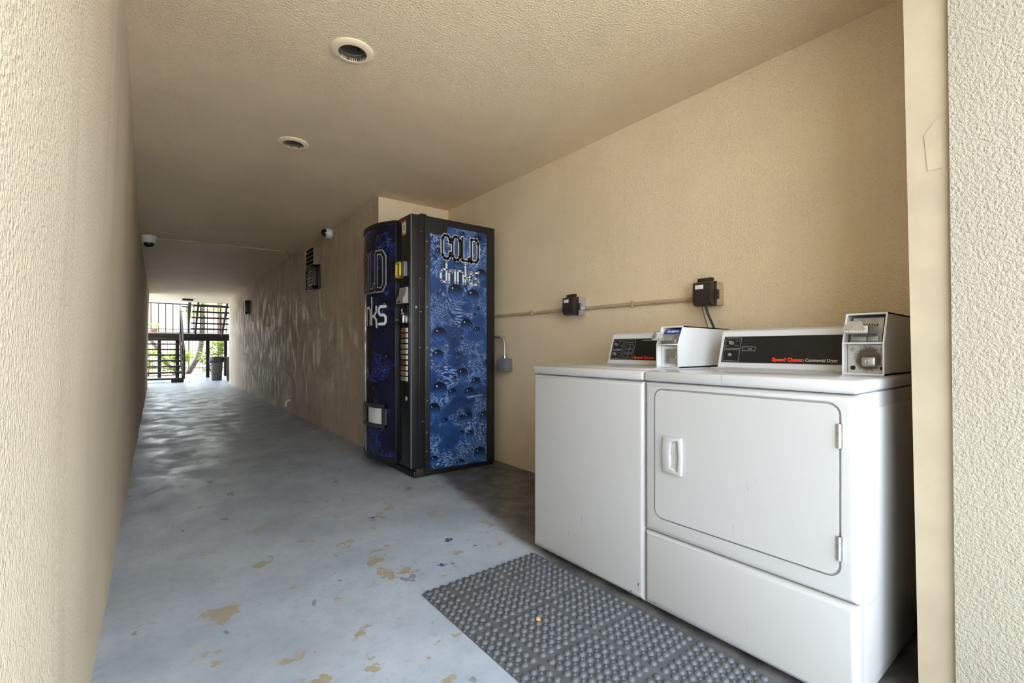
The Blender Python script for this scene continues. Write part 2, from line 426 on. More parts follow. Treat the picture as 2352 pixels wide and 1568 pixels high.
# ------------------------------------------------------------------ recessed lights
for i, (x, y) in enumerate(LIGHTS):
    t = thing('recessed_light', (x, y, CEIL), ('round recessed ceiling light nearest the front of the passage', 'round recessed ceiling light farther back, above the vending machine')[i], 'ceiling light', 'recessed ceiling lights')
    obj('trim_ring', MB().lathe([(.101, .0), (.101, -.004), (.096, -.007), (.069, -.013), (.066, -.012), (.066, .004), (.101, .0)], (x, y, CEIL), n=48), 'ring_paint', t)
    can = obj('can', MB().lathe([(.066, -.010), (.066, .018), (.062, .020), (.062, .16), (.0, .165)], (x, y, CEIL), n=40), 'can_inner', t)
    a = .75; dx, dy = math.cos(a) * .061, math.sin(a) * .061
    obj('slot', MB().tube([(x + dx, y + dy, CEIL + .04), (x + dx, y + dy, CEIL + .085)], .004, 8), 'dark_hole', can)

# ------------------------------------------------------------------ electrical things in the alcove
def outlet(yr, w_, z0, z1, label, metal, xf):
    t = thing('outlet_box', (XA, yr + w_ / 2, z0), label, 'outlet', 'covered outlets on the alcove wall')
    xm = xf + .062
    obj('back_box', MB().rbox(xm, XA, yr, yr + w_, z0 + .004, z1 - .004, .003), metal, t)
    obj('gasket', MB().rbox(xm - .012, xm, yr - .002, yr + w_ + .004, z0, z1, .003), 'brown_plastic', t)
    m = MB().prism([(xm - .012, yr + .004, z0), (xm - .030, yr + .004, z0), (xf + .010, yr + .004, z0 + .010), (xf, yr + .004, z0 + .03), (xf + .004, yr + .004, z1 - .012), (xf + .016, yr + .004, z1 - .002), (xm - .012, yr + .004, z1 - .002)], (0, w_ - .004, 0)).bevel(.006, 3)
    cov = obj('cover', m, 'brown_plastic', t)
    obj('rib', MB().rbox(xf - .002, xf + .01, yr + .026, yr + .030, z0 + .03, z1 - .02, .001), 'brown_plastic', cov)
    obj('sticker', MB().rbox(xf + .0005, xf + .006, yr + w_ * .42, yr + w_ * .86, z1 - .042, z1 - .020, .0004), 'print_white', cov)
    for k in (0, 1):
        obj('print_line', MB().box(xf - .0006, xf + .003, yr + w_ * (.55 + .03 * k), yr + w_ * .74, z1 - .032 - .007 * k, z1 - .0305 - .007 * k), 'print_grey', cov)
    obj('hinge', MB().rbox(xm - .030, xm - .008, yr + .012, yr + w_ - .008, z1, z1 + .020, .004).tube([(xm - .012, yr + .012, z1 + .012), (xm - .012, yr + w_ - .010, z1 + .012)], .006, 8), 'brown_plastic', t)
    obj('latch', MB().rbox(xm - .014, xm + .006, yr - .012, yr, z0 + .035, z1 - .045, .003), 'brown_plastic', t)
    obj('corner_knob', MB().tube([(xm - .022, yr + w_, z0 + .012), (xm - .022, yr + w_ + .010, z0 + .012)], .007, 10), 'brown_plastic', t)
    return t
outlet(2.328, .105, 1.247, 1.378, 'small brown weatherproof outlet on a silver box, nearer the vending machine', 'galvanised', 2.318)
outlet(1.308, .105, 1.240, 1.372, 'brown weatherproof outlet with white sticker above the coin box, cord hanging below', 'conduit_paint', 2.318)
t = thing('conduit', (XA, 2.9, 1.30), 'thin tan painted conduit running from the vending machine to the first outlet', 'conduit', 'wall conduits')
obj('pipe', MB().tube([(XA - .013, 3.42, 1.305), (XA - .013, 2.9, 1.298), (XA - .013, 2.432, 1.297)], .0115, 10), 'conduit_paint', t)
obj('strap', MB().rbox(XA - .026, XA, 2.905, 2.919, 1.282, 1.322, .003), 'conduit_paint', t)
t = thing('conduit', (XA, 1.9, 1.30), 'thin tan painted conduit running between the two brown outlets', 'conduit', 'wall conduits')
obj('pipe', MB().tube([(XA - .016, 2.327, 1.297), (XA - .013, 2.1, 1.297), (XA - .013, 1.41, 1.293)], .0125, 10), 'conduit_paint', t)
obj('strap', MB().rbox(XA - .027, XA, 1.895, 1.910, 1.278, 1.318, .003), 'conduit_paint', t)
obj('connector', MB().tube([(XA - .016, 2.327, 1.297), (XA - .016, 2.305, 1.297)], .0165, 12), 'chrome', t)
t = thing('junction_box', (XA, 3.24, .815), 'grey metal junction box with curved silver conduit beside the vending machine', 'junction box')
obj('box', MB().rbox(2.375, XA, 3.19, 3.30, .817, .925, .003), 'grey_box', t)
obj('cover', MB().rbox(2.370, 2.376, 3.188, 3.302, .815, .927, .002), 'grey_box', t)
for z in (.835, .905): obj('screw', MB().lathe([(.004, 0), (.0035, .002), (0, .0025)], (2.370, 3.245, z), '-X', 8), 'chrome', t)
pts = [(2.41, 3.25, .925), (2.41, 3.25, 1.03)] + [(2.41, 3.25 + .085 * (1 - math.cos(a)), 1.03 + .085 * math.sin(a)) for a in [PI / 2 * k / 8 for k in range(1, 9)]] + [(2.41, 3.50, 1.115)]
obj('elbow_conduit', MB().tube(pts, .012, 12), 'galvanised', t)
obj('connector', MB().tube([(2.41, 3.25, .925), (2.41, 3.25, .950)], .017, 12), 'chrome', t)
tag(obj('power_cord', MB().tube([(2.345, 1.355, 1.245), (2.35, 1.343, 1.20), (2.37, 1.322, 1.13), (2.39, 1.30, 1.02), (2.40, 1.28, .88)], .0065, 8), 'black_rubber'), 'thick dark power cord hanging from the right outlet down behind the washer', 'cord', 'cords under the right outlet')
tag(obj('thin_cord', MB().tube([(2.375, 1.392, 1.245), (2.385, 1.386, 1.20), (2.40, 1.372, 1.13), (2.41, 1.36, 1.0), (2.41, 1.35, .88)], .0038, 8), 'grey_box'), 'thin grey cord hanging from the right outlet, left of the thick cord', 'cord', 'cords under the right outlet')

# ------------------------------------------------------------------ washer and dryer
XF = 1.512
def front_panel(y0, y1, z0, z1, r, holes=(), depth=.02, rb=None):
    """sheet-metal front with rolled edges, optional rounded opening with a recess behind"""
    m = MB(); n = 5; rb = rb or r
    o = [(y0 + r, z0 + rb), (y1 - r, z0 + rb), (y1 - r, z1 - r), (y0 + r, z1 - r)]
    m.fill([o] + [h for h in holes], lambda a, b: (XF, a, b))
    prev = [(XF, *p) for p in o]
    for k in range(1, n + 1):
        a = PI / 2 * k / n; e = r * math.sin(a); eb = rb * math.sin(a); x = XF + r * (1 - math.cos(a))
        cur = [(x, o[0][0] - e, o[0][1] - eb), (x, o[1][0] + e, o[1][1] - eb), (x, o[2][0] + e, o[2][1] + e), (x, o[3][0] - e, o[3][1] + e)]
        for i in range(4): m.poly([prev[i], prev[(i + 1) % 4], cur[(i + 1) % 4], cur[i]])
        prev = cur
    cur = [(XF + .05, p[1], p[2]) for p in prev]
    for i in range(4): m.poly([prev[i], prev[(i + 1) % 4], cur[(i + 1) % 4], cur[i]])
    for h in holes:
        k = len(h)
        for i in range(k): m.poly([(XF, *h[i]), (XF, *h[(i + 1) % k]), (XF + depth, *h[(i + 1) % k]), (XF + depth, *h[i])])
        m.poly([(XF + depth, *p) for p in h])
    bmesh.ops.remove_doubles(m.bm, verts=m.bm.verts[:], dist=1e-5)
    return m
CB = Vector((2.0, 0, .930)); CU = Vector((.05, 0, .16)).normalized(); CN = Vector((0, -1, 0)).cross(CU)
def con(y, s): return CB + CU * s + Vector((0, y, 0))       # point on the console face
def console_rect(name, y_l, y_r, s0, s1, mat, parent, eps, th=.0008):
    m = MB().hexa([con(y_l, s0) + CN * (eps - th), con(y_r, s0) + CN * (eps - th), con(y_r, s0) + CN * eps, con(y_l, s0) + CN * eps,
                   con(y_l, s1) + CN * (eps - th), con(y_r, s1) + CN * (eps - th), con(y_r, s1) + CN * eps, con(y_l, s1) + CN * eps])
    return obj(name, m, mat, parent, smooth=0)
def console_frame(y_l, y_r, s0, s1, parent, eps=.0024, lw=.0011, mat='print_grey'):
    m = MB()
    for a, b, c, d in ((y_l, y_r, s0, s0 + lw), (y_l, y_r, s1 - lw, s1), (y_l, y_l - lw, s0, s1), (y_r + lw, y_r, s0, s1)):
        m.poly([con(a, c) + CN * eps, con(b, c) + CN * eps, con(b, d) + CN * eps, con(a, d) + CN * eps])
    return obj('print_frame', m, mat, parent, smooth=0)
def console_text(body, y_l, s, h, width, mat, parent, **k):
    return text(k.pop('name', 'lettering'), body, con(y_l, s) + CN * .0022, (0, -1, 0), CU, h, width, mat, parent, **k)
def console_body(parent, yl, yr, top=.165):
    m = MB().prism([(2.0, yr, .915), (2.0, yr, .930), (2.0 + .05 * top / .1676, yr, .93 + .16 * top / .1676), (2.075, yr, .93 + .16 * top / .1676 + .010), (2.20, yr, .93 + .16 * top / .1676 + .004), (2.22, yr, .915)], (0, yl - yr, 0)).bevel(.006, 3)
    b = obj('console', m, 'white_enamel_lit', parent)
    return b
def knob(parent, y, s, r=.010, ang=0.5):
    c = con(y, s) + CN * .002; m = MB()
    q = Vector((0, -1, 0)).rotation_difference(Vector((0, -1, 0)))
    U, Rr = CU, Vector((0, -1, 0))
    def P(a, rr, h): return c + (Rr * math.cos(a) + U * math.sin(a)) * rr + CN * h
    n = 20; rings = []
    for rr, h in ((r, 0), (r, .006), (r * .8, .012), (r * .74, .0135)):
        rings.append([m.bm.verts.new(P(ang + 2 * PI * k / n, rr * (1.55 if k == 0 else (1.15 if k in (1, n - 1) else 1)), h)) for k in range(n)])
    for A, B in zip(rings, rings[1:]):
        for k in range(n): m.bm.faces.new((A[k], A[(k + 1) % n], B[(k + 1) % n], B[k]))
    m.bm.faces.new(rings[-1])
    return obj('knob', m, 'steel', parent)

# --- washer
WY0, WY1 = 1.131, 1.797
t = thing('washer', (1.87, (WY0 + WY1) / 2, 0), 'white top-loading commercial washing machine left of the dryer', 'washing machine')
obj('cabinet', MB().rbox(XF + .03, 2.23, WY0 + .006, WY1, .022, .885, .006), 'white_enamel', t)
obj('front_panel', front_panel(WY0, WY1, .022, .884, .020, rb=.03), 'white_enamel', t)
obj('top', MB().rbox(XF - .004, 2.24, WY0, WY1 + .002, .886, .924, .011, 3), 'white_enamel', t)
obj('lid', MB().rbox(1.60, 1.855, WY0 + .06, WY1 - .05, .922, .9275, .0025), 'white_enamel', t)
obj('rear_step', MB().rbox(1.975, 2.235, 1.319, WY1 - .01, .922, .930, .003), 'grey_step', t)
for y in (WY0 + .05, WY1 - .05):
    for x in (1.57, 2.17): obj('foot', MB().lathe([(0, 0), (.02, 0), (.02, .01), (.008, .012), (.008, .03)], (x, y, 0), n=12), 'black_rubber', t)
for y in (WY0 + .06, WY1 - .05): obj('screw', MB().lathe([(.007, 0), (.006, .003), (0, .0035)], (XF + .004, y, .042), '-X', 10), 'steel_dull', t)
obj('chipped_paint', MB().poly([(XF + .0015, WY0 + .012, .050), (XF - .0003, WY0 + .024, .056), (XF - .0003, WY0 + .022, .075), (XF - .0002, WY0 + .030, .080), (XF - .0002, WY0 + .020, .092), (XF + .0015, WY0 + .012, .082), (XF + .004, WY0 + .008, .066)]), 'steel_dull', t, smooth=0)
cb = console_body(t, 1.735, 1.319)
pan = console_rect('control_panel', 1.722, 1.3195, .022, .140, 'console_black', cb, .002, .004)
console_frame(1.716, 1.650, .078, .134, cb); console_frame(1.716, 1.650, .026, .076, cb)
console_frame(1.640, 1.570, .026, .134, cb)
for k in range(3):
    console_frame(1.630, 1.578, .034 + .026 * k, .056 + .026 * k, cb)
    console_text(('O', 'U', 'J')[k], 1.608, .039 + .026 * k, .008, .008, 'print_grey', cb)
    console_text(('SPIN', 'RINSE', 'WASH')[k], 1.611, .050 + .026 * k, .003, .014, 'print_grey', cb)
knob(cb, 1.692, .107, .009, .3); knob(cb, 1.694, .054, .009, -1.2)
console_text('WASH TEMPERATURE', 1.710, .0800, .0035, .052, 'print_grey', cb)
console_text('FABRIC SELECTOR', 1.708, .0705, .0032, .046, 'print_grey', cb)
console_text('HOT', 1.664, .100, .004, .009, 'print_white', cb); console_text('WARM', 1.680, .122, .004, .011, 'print_white', cb)
console_text('NORMAL', 1.676, .060, .003, .018, 'print_grey', cb); console_text('DELICATE', 1.674, .042, .003, .018, 'print_grey', cb)
console_text('PUSH TO START', 1.705, .0295, .003, .040, 'print_grey', cb)
console_text('CYCLE STATUS', 1.632, .116, .0045, .052, 'print_white', cb)
console_text('PERMANENT', 1.528, .1275, .0042, .098, 'print_white', cb, bold=.02, shear=.25)
console_text('Speed Queen', 1.563, .030, .0135, .128, 'print_red', cb, bold=.035, shear=.12, label='red brand lettering')
console_text('Commercial', 1.422, .031, .012, .092, 'print_grey', cb)

# --- dryer
DY0, DY1 = .433, 1.1255
t = thing('dryer', (1.87, (DY0 + DY1) / 2, 0), 'white front-loading commercial dryer with a large rectangular door', 'dryer')
obj('cabinet', MB().rbox(XF + .03, 2.23, DY0 + .0012, DY1 - .006, .022, .885, .006), 'white_enamel', t)
obj('side_panel', MB().rbox(XF + .075, 2.20, DY0 - .0025, DY0 + .01, .06, .84, .002), 'white_enamel', t)
hole = rrect(.470, 1.081, .370, .862, .036, 7)
obj('front_panel', front_panel(DY0, DY1, .3105, .884, .019, [hole], .009), 'white_enamel', t)
obj('lower_panel', front_panel(DY0, DY1, .022, .3085, .019, rb=.03), 'white_enamel', t)
obj('top', MB().rbox(XF - .004, 2.24, DY0 - .003, DY1 + .002, .886, .924, .011, 3), 'white_enamel', t)
obj('rear_step', MB().rbox(1.975, 2.235, .5775, DY1 - .01, .922, .930, .003), 'grey_step', t)
dl = [(XF - .004, *p) for p in rrect(.4765, 1.0745, .3765, .8555, .0305, 7)]
dm = MB().prism(dl, (.012, 0, 0)).bevel(.004, 3, 50)
door = obj('door', dm, 'white_enamel', t)
HY0, HY1, HZ0, HZ1 = .960, 1.034, .553, .686
# moulded handle: a frame with a scooped opening
hb = MB(); XH = XF - .004
out = [(HY1, HZ0 + .004), (HY0, HZ0 - .002), (HY0 - .003, (HZ0 + HZ1) / 2), (HY0, HZ1 + .002), (HY1, HZ1 - .002), (HY1 + .003, (HZ0 + HZ1) / 2)]
inn = [(HY1 - .030, HZ0 + .022), (HY0 + .012, HZ0 + .008), (HY0 + .009, (HZ0 + HZ1) / 2), (HY0 + .012, HZ1 - .010), (HY1 - .030, HZ1 - .016), (HY1 - .027, (HZ0 + HZ1) / 2)]
n = 6
for i in range(n):
    j = (i + 1) % n
    hb.poly([(XH + .001, *out[i]), (XH + .001, *out[j]), (XH - .011, *out[j]), (XH - .011, *out[i])])
    hb.poly([(XH - .011, *out[i]), (XH - .011, *out[j]), (XH - .012, *inn[j]), (XH - .012, *inn[i])])
    hb.poly([(XH - .012, *inn[i]), (XH - .012, *inn[j]), (XH - .0006, inn[j][0], inn[j][1]), (XH - .0006, inn[i][0] - .006 * (inn[i][0] > 1), inn[i][1])])
hb.poly([(XH - .0006, p[0] - .006 * (p[0] > 1), p[1]) for p in inn])
bmesh.ops.remove_doubles(hb.bm, verts=hb.bm.verts[:], dist=1e-5); hb.bevel(.002, 2, 25)
obj('handle', hb, 'white_enamel', door)
for z0, z1 in ((.736, .802), (.424, .490)):
    hg = obj('hinge', MB().tube([(XF - .006, .474, z0), (XF - .006, .474, z1)], .0055, 10).box(XF - .006, XF, .466, .482, z0, z1), 'steel', t)
    for k in (1, 2): obj('knuckle_gap', MB().tube([(XF - .006, .474, z0 + (z1 - z0) * k / 3 - .001), (XF - .006, .474, z0 + (z1 - z0) * k / 3 + .001)], .0060, 10), 'steel_dull', hg)
for y in (DY0 + .05, DY1 - .06):
    for x in (1.57, 2.17): obj('foot', MB().lathe([(0, 0), (.02, 0), (.02, .01), (.008, .012), (.008, .03)], (x, y, 0), n=12), 'black_rubber', t)
obj('screw', MB().lathe([(.007, 0), (.006, .003), (0, .0035)], (XF + .004, DY1 - .045, .042), '-X', 10), 'steel_dull', t)
cb = console_body(t, 1.096, .5775)
console_rect('control_panel', 1.083, .578, .022, .140, 'console_black', cb, .002, .004)
console_frame(1.078, 1.006, .084, .134, cb); console_frame(1.078, 1.006, .027, .080, cb); console_frame(.996, .942, .074, .093, cb)
knob(cb, 1.046, .109, .010, 2.6)
obj('start_button', MB().lathe([(.008, 0), (.008, .006), (.006, .009), (0, .010)], (0, 0, 0), 'Z', 16), 'steel', cb)
sb = bpy.data.objects[[o.name for o in cb.children if o.name.startswith('start_button')][0]]
sb.rotation_euler = CN.to_track_quat('Z', 'Y').to_euler(); sb.location = con(1.046, .056) + CN * .006 - WL[cb.name]
console_text('FABRIC SELECTOR', 1.064, .1325, .0032, .044, 'print_grey', cb)
console_text('PERM PRESS', 1.074, .119, .0030, .016, 'print_grey', cb); console_text('DELICATE', 1.030, .119, .0030, .018, 'print_grey', cb)
console_text('NORMAL', 1.074, .096, .0030, .015, 'print_grey', cb); console_text('NO HEAT', 1.030, .096, .0030, .016, 'print_grey', cb)
console_text('PUSH TO START', 1.060, .0265, .0032, .032, 'print_grey', cb)
console_text('IN USE', .972, .081, .0042, .016, 'print_white', cb)
console_text('Speed Queen', .868, .031, .0150, .118, 'print_red', cb, bold=.035, shear=.0, label='red brand lettering')
console_text('Commercial Dryer', .744, .031, .0130, .108, 'print_white', cb, shear=.08)

# --- coin boxes
def coin_box(yr, ztop, label, price):
    w_ = .116; yl = yr + w_; x0, xk, xt, xb = 1.859, 1.858, 1.899, 2.315; zb, zk = .9245, 1.030
    t = thing('coin_box', (2.08, yr + w_ / 2, zb), label, 'coin box', 'coin boxes on the machines')
    prof = [(x0, zb), (xk, zk), (xt, ztop), (xb, ztop - .004), (xb, zb)]
    s = .005; case = MB()
    for y in (yr, yl - s): case.prism([(x, y, z) for x, z in prof], (0, s, 0))
    case.hexa([(xt, yr, ztop - s), (xb, yr, ztop - s - .004), (xb, yl, ztop - s - .004), (xt, yl, ztop - s), (xt, yr, ztop), (xb, yr, ztop - .004), (xb, yl, ztop - .004), (xt, yl, ztop)])
    case.box(x0, xb, yr, yl, zb, zb + s).box(xb - s, xb, yr, yl, zb, ztop - .004)
    case.bm.normal_update()
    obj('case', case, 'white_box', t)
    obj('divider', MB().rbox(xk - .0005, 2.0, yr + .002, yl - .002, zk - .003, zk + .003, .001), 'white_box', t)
    # coin slide plate and its slots
    sl = Vector((xt - xk, 0, ztop - zk)).normalized()
    def P(y, s_, off): 
        p = Vector((xk, y, zk)) + sl * s_; nrm = Vector((0, -1, 0)).cross(sl); return p - nrm * off
    L = math.hypot(xt - xk, ztop - zk)
    def plate(a, b, s0, s1, o0, o1): return MB().hexa([P(a, s0, o0), P(b, s0, o0), P(b, s0, o1), P(a, s0, o1), P(a, s1, o0), P(b, s1, o0), P(b, s1, o1), P(a, s1, o1)])
    ps = obj('slide_plate', plate(yl - .018, yr + .012, .002, L - .010, .016, .022), 'steel_dull', t)
    if price: obj('blue_guard', plate(yl - .020, yr + .014, L - .030, L - .012, .011, .016), 'blue_plastic', ps)
    else:
        obj('slot_bar', plate(yl - .045, yr + .028, L * .60, L * .60 + .004, .0152, .016), 'dark_hole', ps)
    for k in range(8):
        y = yl - .034 - .0075 * k
        if price: obj('coin_guide', plate(y, y - .003, L - .026, L - .016, .0102, .011), 'print_white', ps)
        obj('coin_slot', plate(y, y - .003, L * (.44 if price else .50), L * (.60 if price else .70), .0150, .016), 'dark_hole', ps)
    zc = 1.047 if price else 1.060
    yc = yr + w_ / 2 + (.0 if price else .002)
    sd = obj('coin_slide', MB().rbox(1.792, 1.915, yc - .034, yc + .034, zc, zc + .026, .0025), 'steel', t)
    obj('front_tab', MB().prism([(1.7915, yc + .034, zc + .020), (1.7915, yc + .018, zc + .040), (1.7915, yc - .018, zc + .040), (1.7915, yc - .026, zc + .020), (1.7915, yc - .030, zc + .006), (1.7915, yc + .034, zc + .006)], (-.002, 0, 0)), 'steel' if not price else 'steel_dull', sd)
    for k in range(9):
        y = yc + .028 - .0065 * k
        obj('tooth', MB().box(1.7885, 1.7915, y - .0028, y, zc + .005, zc + .009), 'print_white', sd)
    if price:
        lb = obj('price_label', MB().prism([(1.7890, yc + .012, zc + .013), (1.7890, yc + .008, zc + .037), (1.7890, yc - .020, zc + .037), (1.7890, yc - .024, zc + .013)], (-.0007, 0, 0)), 'print_white', sd)
        text('lettering', '$2.50', (1.7880, yc + .0075, zc + .018), (0, -1, 0), (0, 0, 1), .014, .026, 'print_dark', lb)
    obj('slide_bracket', MB().rbox(1.868, 1.92, yr + .018, yr + .048, zk + .004, zk + .022, .002).rbox(1.875, 1.92, yr + .052, yl - .022, zk + .004, zk + .022, .002), 'steel_dull', t)
    # cash drawer front
    xp = x0 + .032
    mb = MB().box(xp, xp + .006, yr + s, yl - s - .002, zb + s, zk - .003)
    if price:
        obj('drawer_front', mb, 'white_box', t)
        dp = obj('drawer_plate', MB().rbox(xp - .012, xp + .002, yr + s + .001, yl - .030, zb + .018, zk - .020, .003), 'steel', t)
        obj('lock', MB().lathe([(.007, 0), (.007, .003), (.0055, .004), (.005, .002), (0, .002)], (xp - .012, yr + .034, zb + .050), '-X', 16), 'chrome', dp)
        obj('keyhole', MB().box(xp - .0165, xp - .013, yr + .032, yr + .036, zb + .046, zb + .054), 'dark_hole', dp)
    else:
        h8 = MB().poly([(xp, yl - s - .002, zb + s), (xp, yr + s, zb + s), (xp, yr + s, zk - .003), (xp, yl - s - .002, zk - .003)], [(0, 0), (1, 0), (1, 1), (0, 1)])
        dp = obj('drawer_plate', h8, 'stained_plate', t, fixn=False)
        yc2, zc2 = yr + .046, zb + .044
        pl = obj('lock_block', MB().rbox(xp - .020, xp + .001, yc2 - .021, yc2 + .021, zc2 - .017, zc2 + .017, .008, 3), 'steel', dp)
        obj('lock', MB().lathe([(.0065, 0), (.0065, .002), (.005, .003), (0, .0028)], (xp - .020, yc2 + .003, zc2), '-X', 16), 'chrome', pl)
        obj('keyhole', MB().box(xp - .0238, xp - .021, yc2 + .0012, yc2 + .0032, zc2 - .005, zc2 + .004), 'dark_hole', pl)
        for y, z in ((yl - .022, zb + .022), (yl - .022, zk - .022), (yr + .012, zb + .022), (yr + .012, zk - .022)):
            obj('bolt_hole', MB().lathe([(.0075, .0), (.0075, .0012), (.006, .0016), (0, .0004)], (xp, y, z), '-X', 16), 'steel_dull' if z > zb + .05 else 'dark_hole', dp)
    return t
coin_box(1.2015, 1.114, 'white metal coin box on the washer with blue coin guard and $2.50 label', True)
coin_box(.460, 1.131, 'white metal coin box on the dryer with a dirty lock plate', False)

# ------------------------------------------------------------------ vending machine
VX0, VXD, VX1, VY = 1.568, 1.684, 2.36, 3.33; VYE = 4.265; VT = 2.06
t = thing('vending_machine', (1.96, 3.80, 0), 'tall black and blue cold drinks vending machine in the alcove corner', 'vending machine')
obj('cabinet', MB().rbox(VXD + .004, VX1, VY, VYE, .03, VT, .004), 'black_metal', t)
obj('base', MB().rbox(1.60, VX1 - .01, VY + .012, VYE - .01, .0, .05, .004), 'black_metal', t)
dr = obj('door', MB().rbox(VX0, VXD, VY - .002, VYE, .078, VT - .004, .004), 'black_metal', t)
obj('door_ridge', MB().rbox(VX0 + .070, VX0 + .078, VY - .005, VY + .01, .08, VT - .006, .0015), 'black_metal', dr)
obj('hinge_cap', MB().rbox(VXD - .03, VXD + .02, VY, VY + .06, VT, VT + .012, .003), 'black_metal', t)
obj('hinge_foot', MB().rbox(1.612, VXD, VY - .004, VY + .08, .004, .074, .006), 'rusty_metal', t)
obj('corner_bead', MB().rbox(VX0 - .003, VX0 + .006, VY - .005, VY + .004, .08, VT - .006, .002), 'grey_plastic', dr)
rv = None
for (x, z) in ((1.654, 1.93), (1.645, 1.56), (1.652, 1.30), (1.646, 1.02), (1.705, 1.86), (1.707, 1.66), (1.707, 1.34), (1.706, 1.02), (1.706, .60), (1.704, .35), (1.703, .20), (1.668, .44)):
    yb = VY - .002 if x < VXD else VY
    if rv is None: rv = obj('rivet', MB().lathe([(.006, 0), (.005, .003), (0, .0042)], (x, yb, z), '-Y', 10), 'steel_dull', t)
    else: share(rv, t, (x, yb - .0021, z))
# printed panel of the near side (upper-left corner is torn away)
GX0, GX1, GZ0, GZ1 = 1.733, 2.273, .040, 1.998
yp = VY - .0022
pg = [(GX0, GZ0 + .012), (GX1, GZ0), (GX1, GZ1), (GX0 + .155, GZ1 + .004), (GX0 + .150, GZ1 - .055), (GX0 + .10, GZ1 - .074), (GX0, GZ1 - .072)]
m = MB().poly([(x, yp, z) for x, z in pg], [(x - GX0, z) for x, z in pg])
sg = obj('side_graphic', m, 'print_water', t, smooth=0, fixn=False, label='blue water print with bubbles')

CAPS = {'C': [[(.5, .70), (.5, .86), (.36, 1), (.14, 1), (0, .86), (0, .14), (.14, 0), (.36, 0), (.5, .14), (.5, .28)]],
        'O': [[(.14, 0), (.36, 0), (.5, .14), (.5, .86), (.36, 1), (.14, 1), (0, .86), (0, .14), (.14, 0)]],
        'L': [[(0, 1), (0, 0), (.46, 0), (.46, .14)]],
        'D': [[(0, 0), (0, 1), (.36, 1), (.5, .86), (.5, .14), (.36, 0), (0, 0)]]}
LOW = {'d': [[(.42, 1), (.42, 0), (.10, 0), (0, .10), (0, .50), (.14, .64), (.42, .64)]], 'r': [[(0, 0), (0, .52), (.10, .64), (.25, .64), (.25, .52)]], 'i': [[(0, 0), (0, .64)]],
       'n': [[(0, 0), (0, .64), (.30, .64), (.42, .52), (.42, 0)]], 'k': [[(0, 0), (0, 1)], [(0, .30), (.22, .30), (.42, .46), (.42, .64)], [(.22, .30), (.42, .16), (.46, -.10)]],
       's': [[(.44, .64), (.10, .64), (0, .56), (0, .42), (.10, .33), (.34, .33), (.44, .24), (.44, .08), (.36, 0), (0, 0)]]}
ADV = {'C': .68, 'O': .68, 'L': .62, 'D': .5, 'd': .62, 'r': .45, 'i': .22, 'n': .60, 'k': .62, 's': .44}
def strokes(word, table, fn, x0, z0, width, height, lw, off, m):
    tot = sum(ADV[c] for c in word[:-1]) + ADV[word[-1]]; sx = width / tot; x = x0
    def quad(a, b):
        d = Vector((b[0] - a[0], b[1] - a[1])); L = d.length
        if L < 1e-6: return
        nx, nz = -d.y / L * lw / 2, d.x / L * lw / 2; k = max(1, int(abs(d.x) / .02))
        for i in range(k):
            p = (a[0] + d.x * i / k, a[1] + d.y * i / k); q = (a[0] + d.x * (i + 1) / k, a[1] + d.y * (i + 1) / k)
            m.poly([fn(p[0] + nx, p[1] + nz, off), fn(p[0] - nx, p[1] - nz, off), fn(q[0] - nx, q[1] - nz, off), fn(q[0] + nx, q[1] + nz, off)])
    for c in word:
        for ln in table[c]:
            P_ = [(x + p[0] * sx, z0 + p[1] * height) for p in ln]
            for a, b in zip(P_, P_[1:]): quad(a, b)
            for i, p in enumerate(P_):
                n_ = 8
                m.poly([fn(p[0] + lw / 2 * math.cos(2 * PI * (k + .5) / n_) * 1.05, p[1] + lw / 2 * math.sin(2 * PI * (k + .5) / n_) * 1.05, off) for k in range(n_)])
        x += ADV[c] * sx
    return m
flat = lambda x, z, o: (x, yp - o, z)
for nm, word, table, x0, z0, wd, ht, lw in (('COLD', 'COLD', CAPS, 1.842, 1.742, .345, .188, .019), ('drinks', 'drinks', LOW, 1.828, 1.552, .362, .158, .0165)):
    if nm == 'COLD':
        obj('letter_outline', strokes(word, table, flat, x0, z0, wd, ht, lw + .014, .0005, MB()), 'print_white', sg, smooth=0, fixn=False)
        obj('lettering', strokes(word, table, flat, x0, z0, wd, ht, lw, .0010, MB()), 'print_dark', sg, smooth=0, fixn=False)
    else: obj('lettering', strokes(word, table, flat, x0, z0, wd, ht, lw, .0007, MB()), 'print_white', sg, smooth=0, fixn=False)
def bubble_disc(mat, parent, pts3, n=28):
    pts = [(math.cos(2 * PI * k / n), math.sin(2 * PI * k / n)) for k in range(n)]
    return obj('bubble', MB().poly([pts3(a, b) for a, b in pts], pts), mat, parent, smooth=0, fixn=False)
for k, (bx, bz, br) in enumerate(BUBBLES):
    def clip(a, b): return (min(GX1, max(GX0, GX0 + bx + a * br)), yp - .0003 - .00002 * (k % 9), min(GZ1, max(GZ0 + .012, bz + b * br)))
    bubble_disc('print_bubble', sg, clip)
obj('scratch', MB().poly([(2.075, yp - .0004, .605), (2.075, yp - .0004, .600), (2.235, yp - .0004, .612), (2.235, yp - .0004, .617)]), 'print_white', sg, smooth=0, fixn=False)
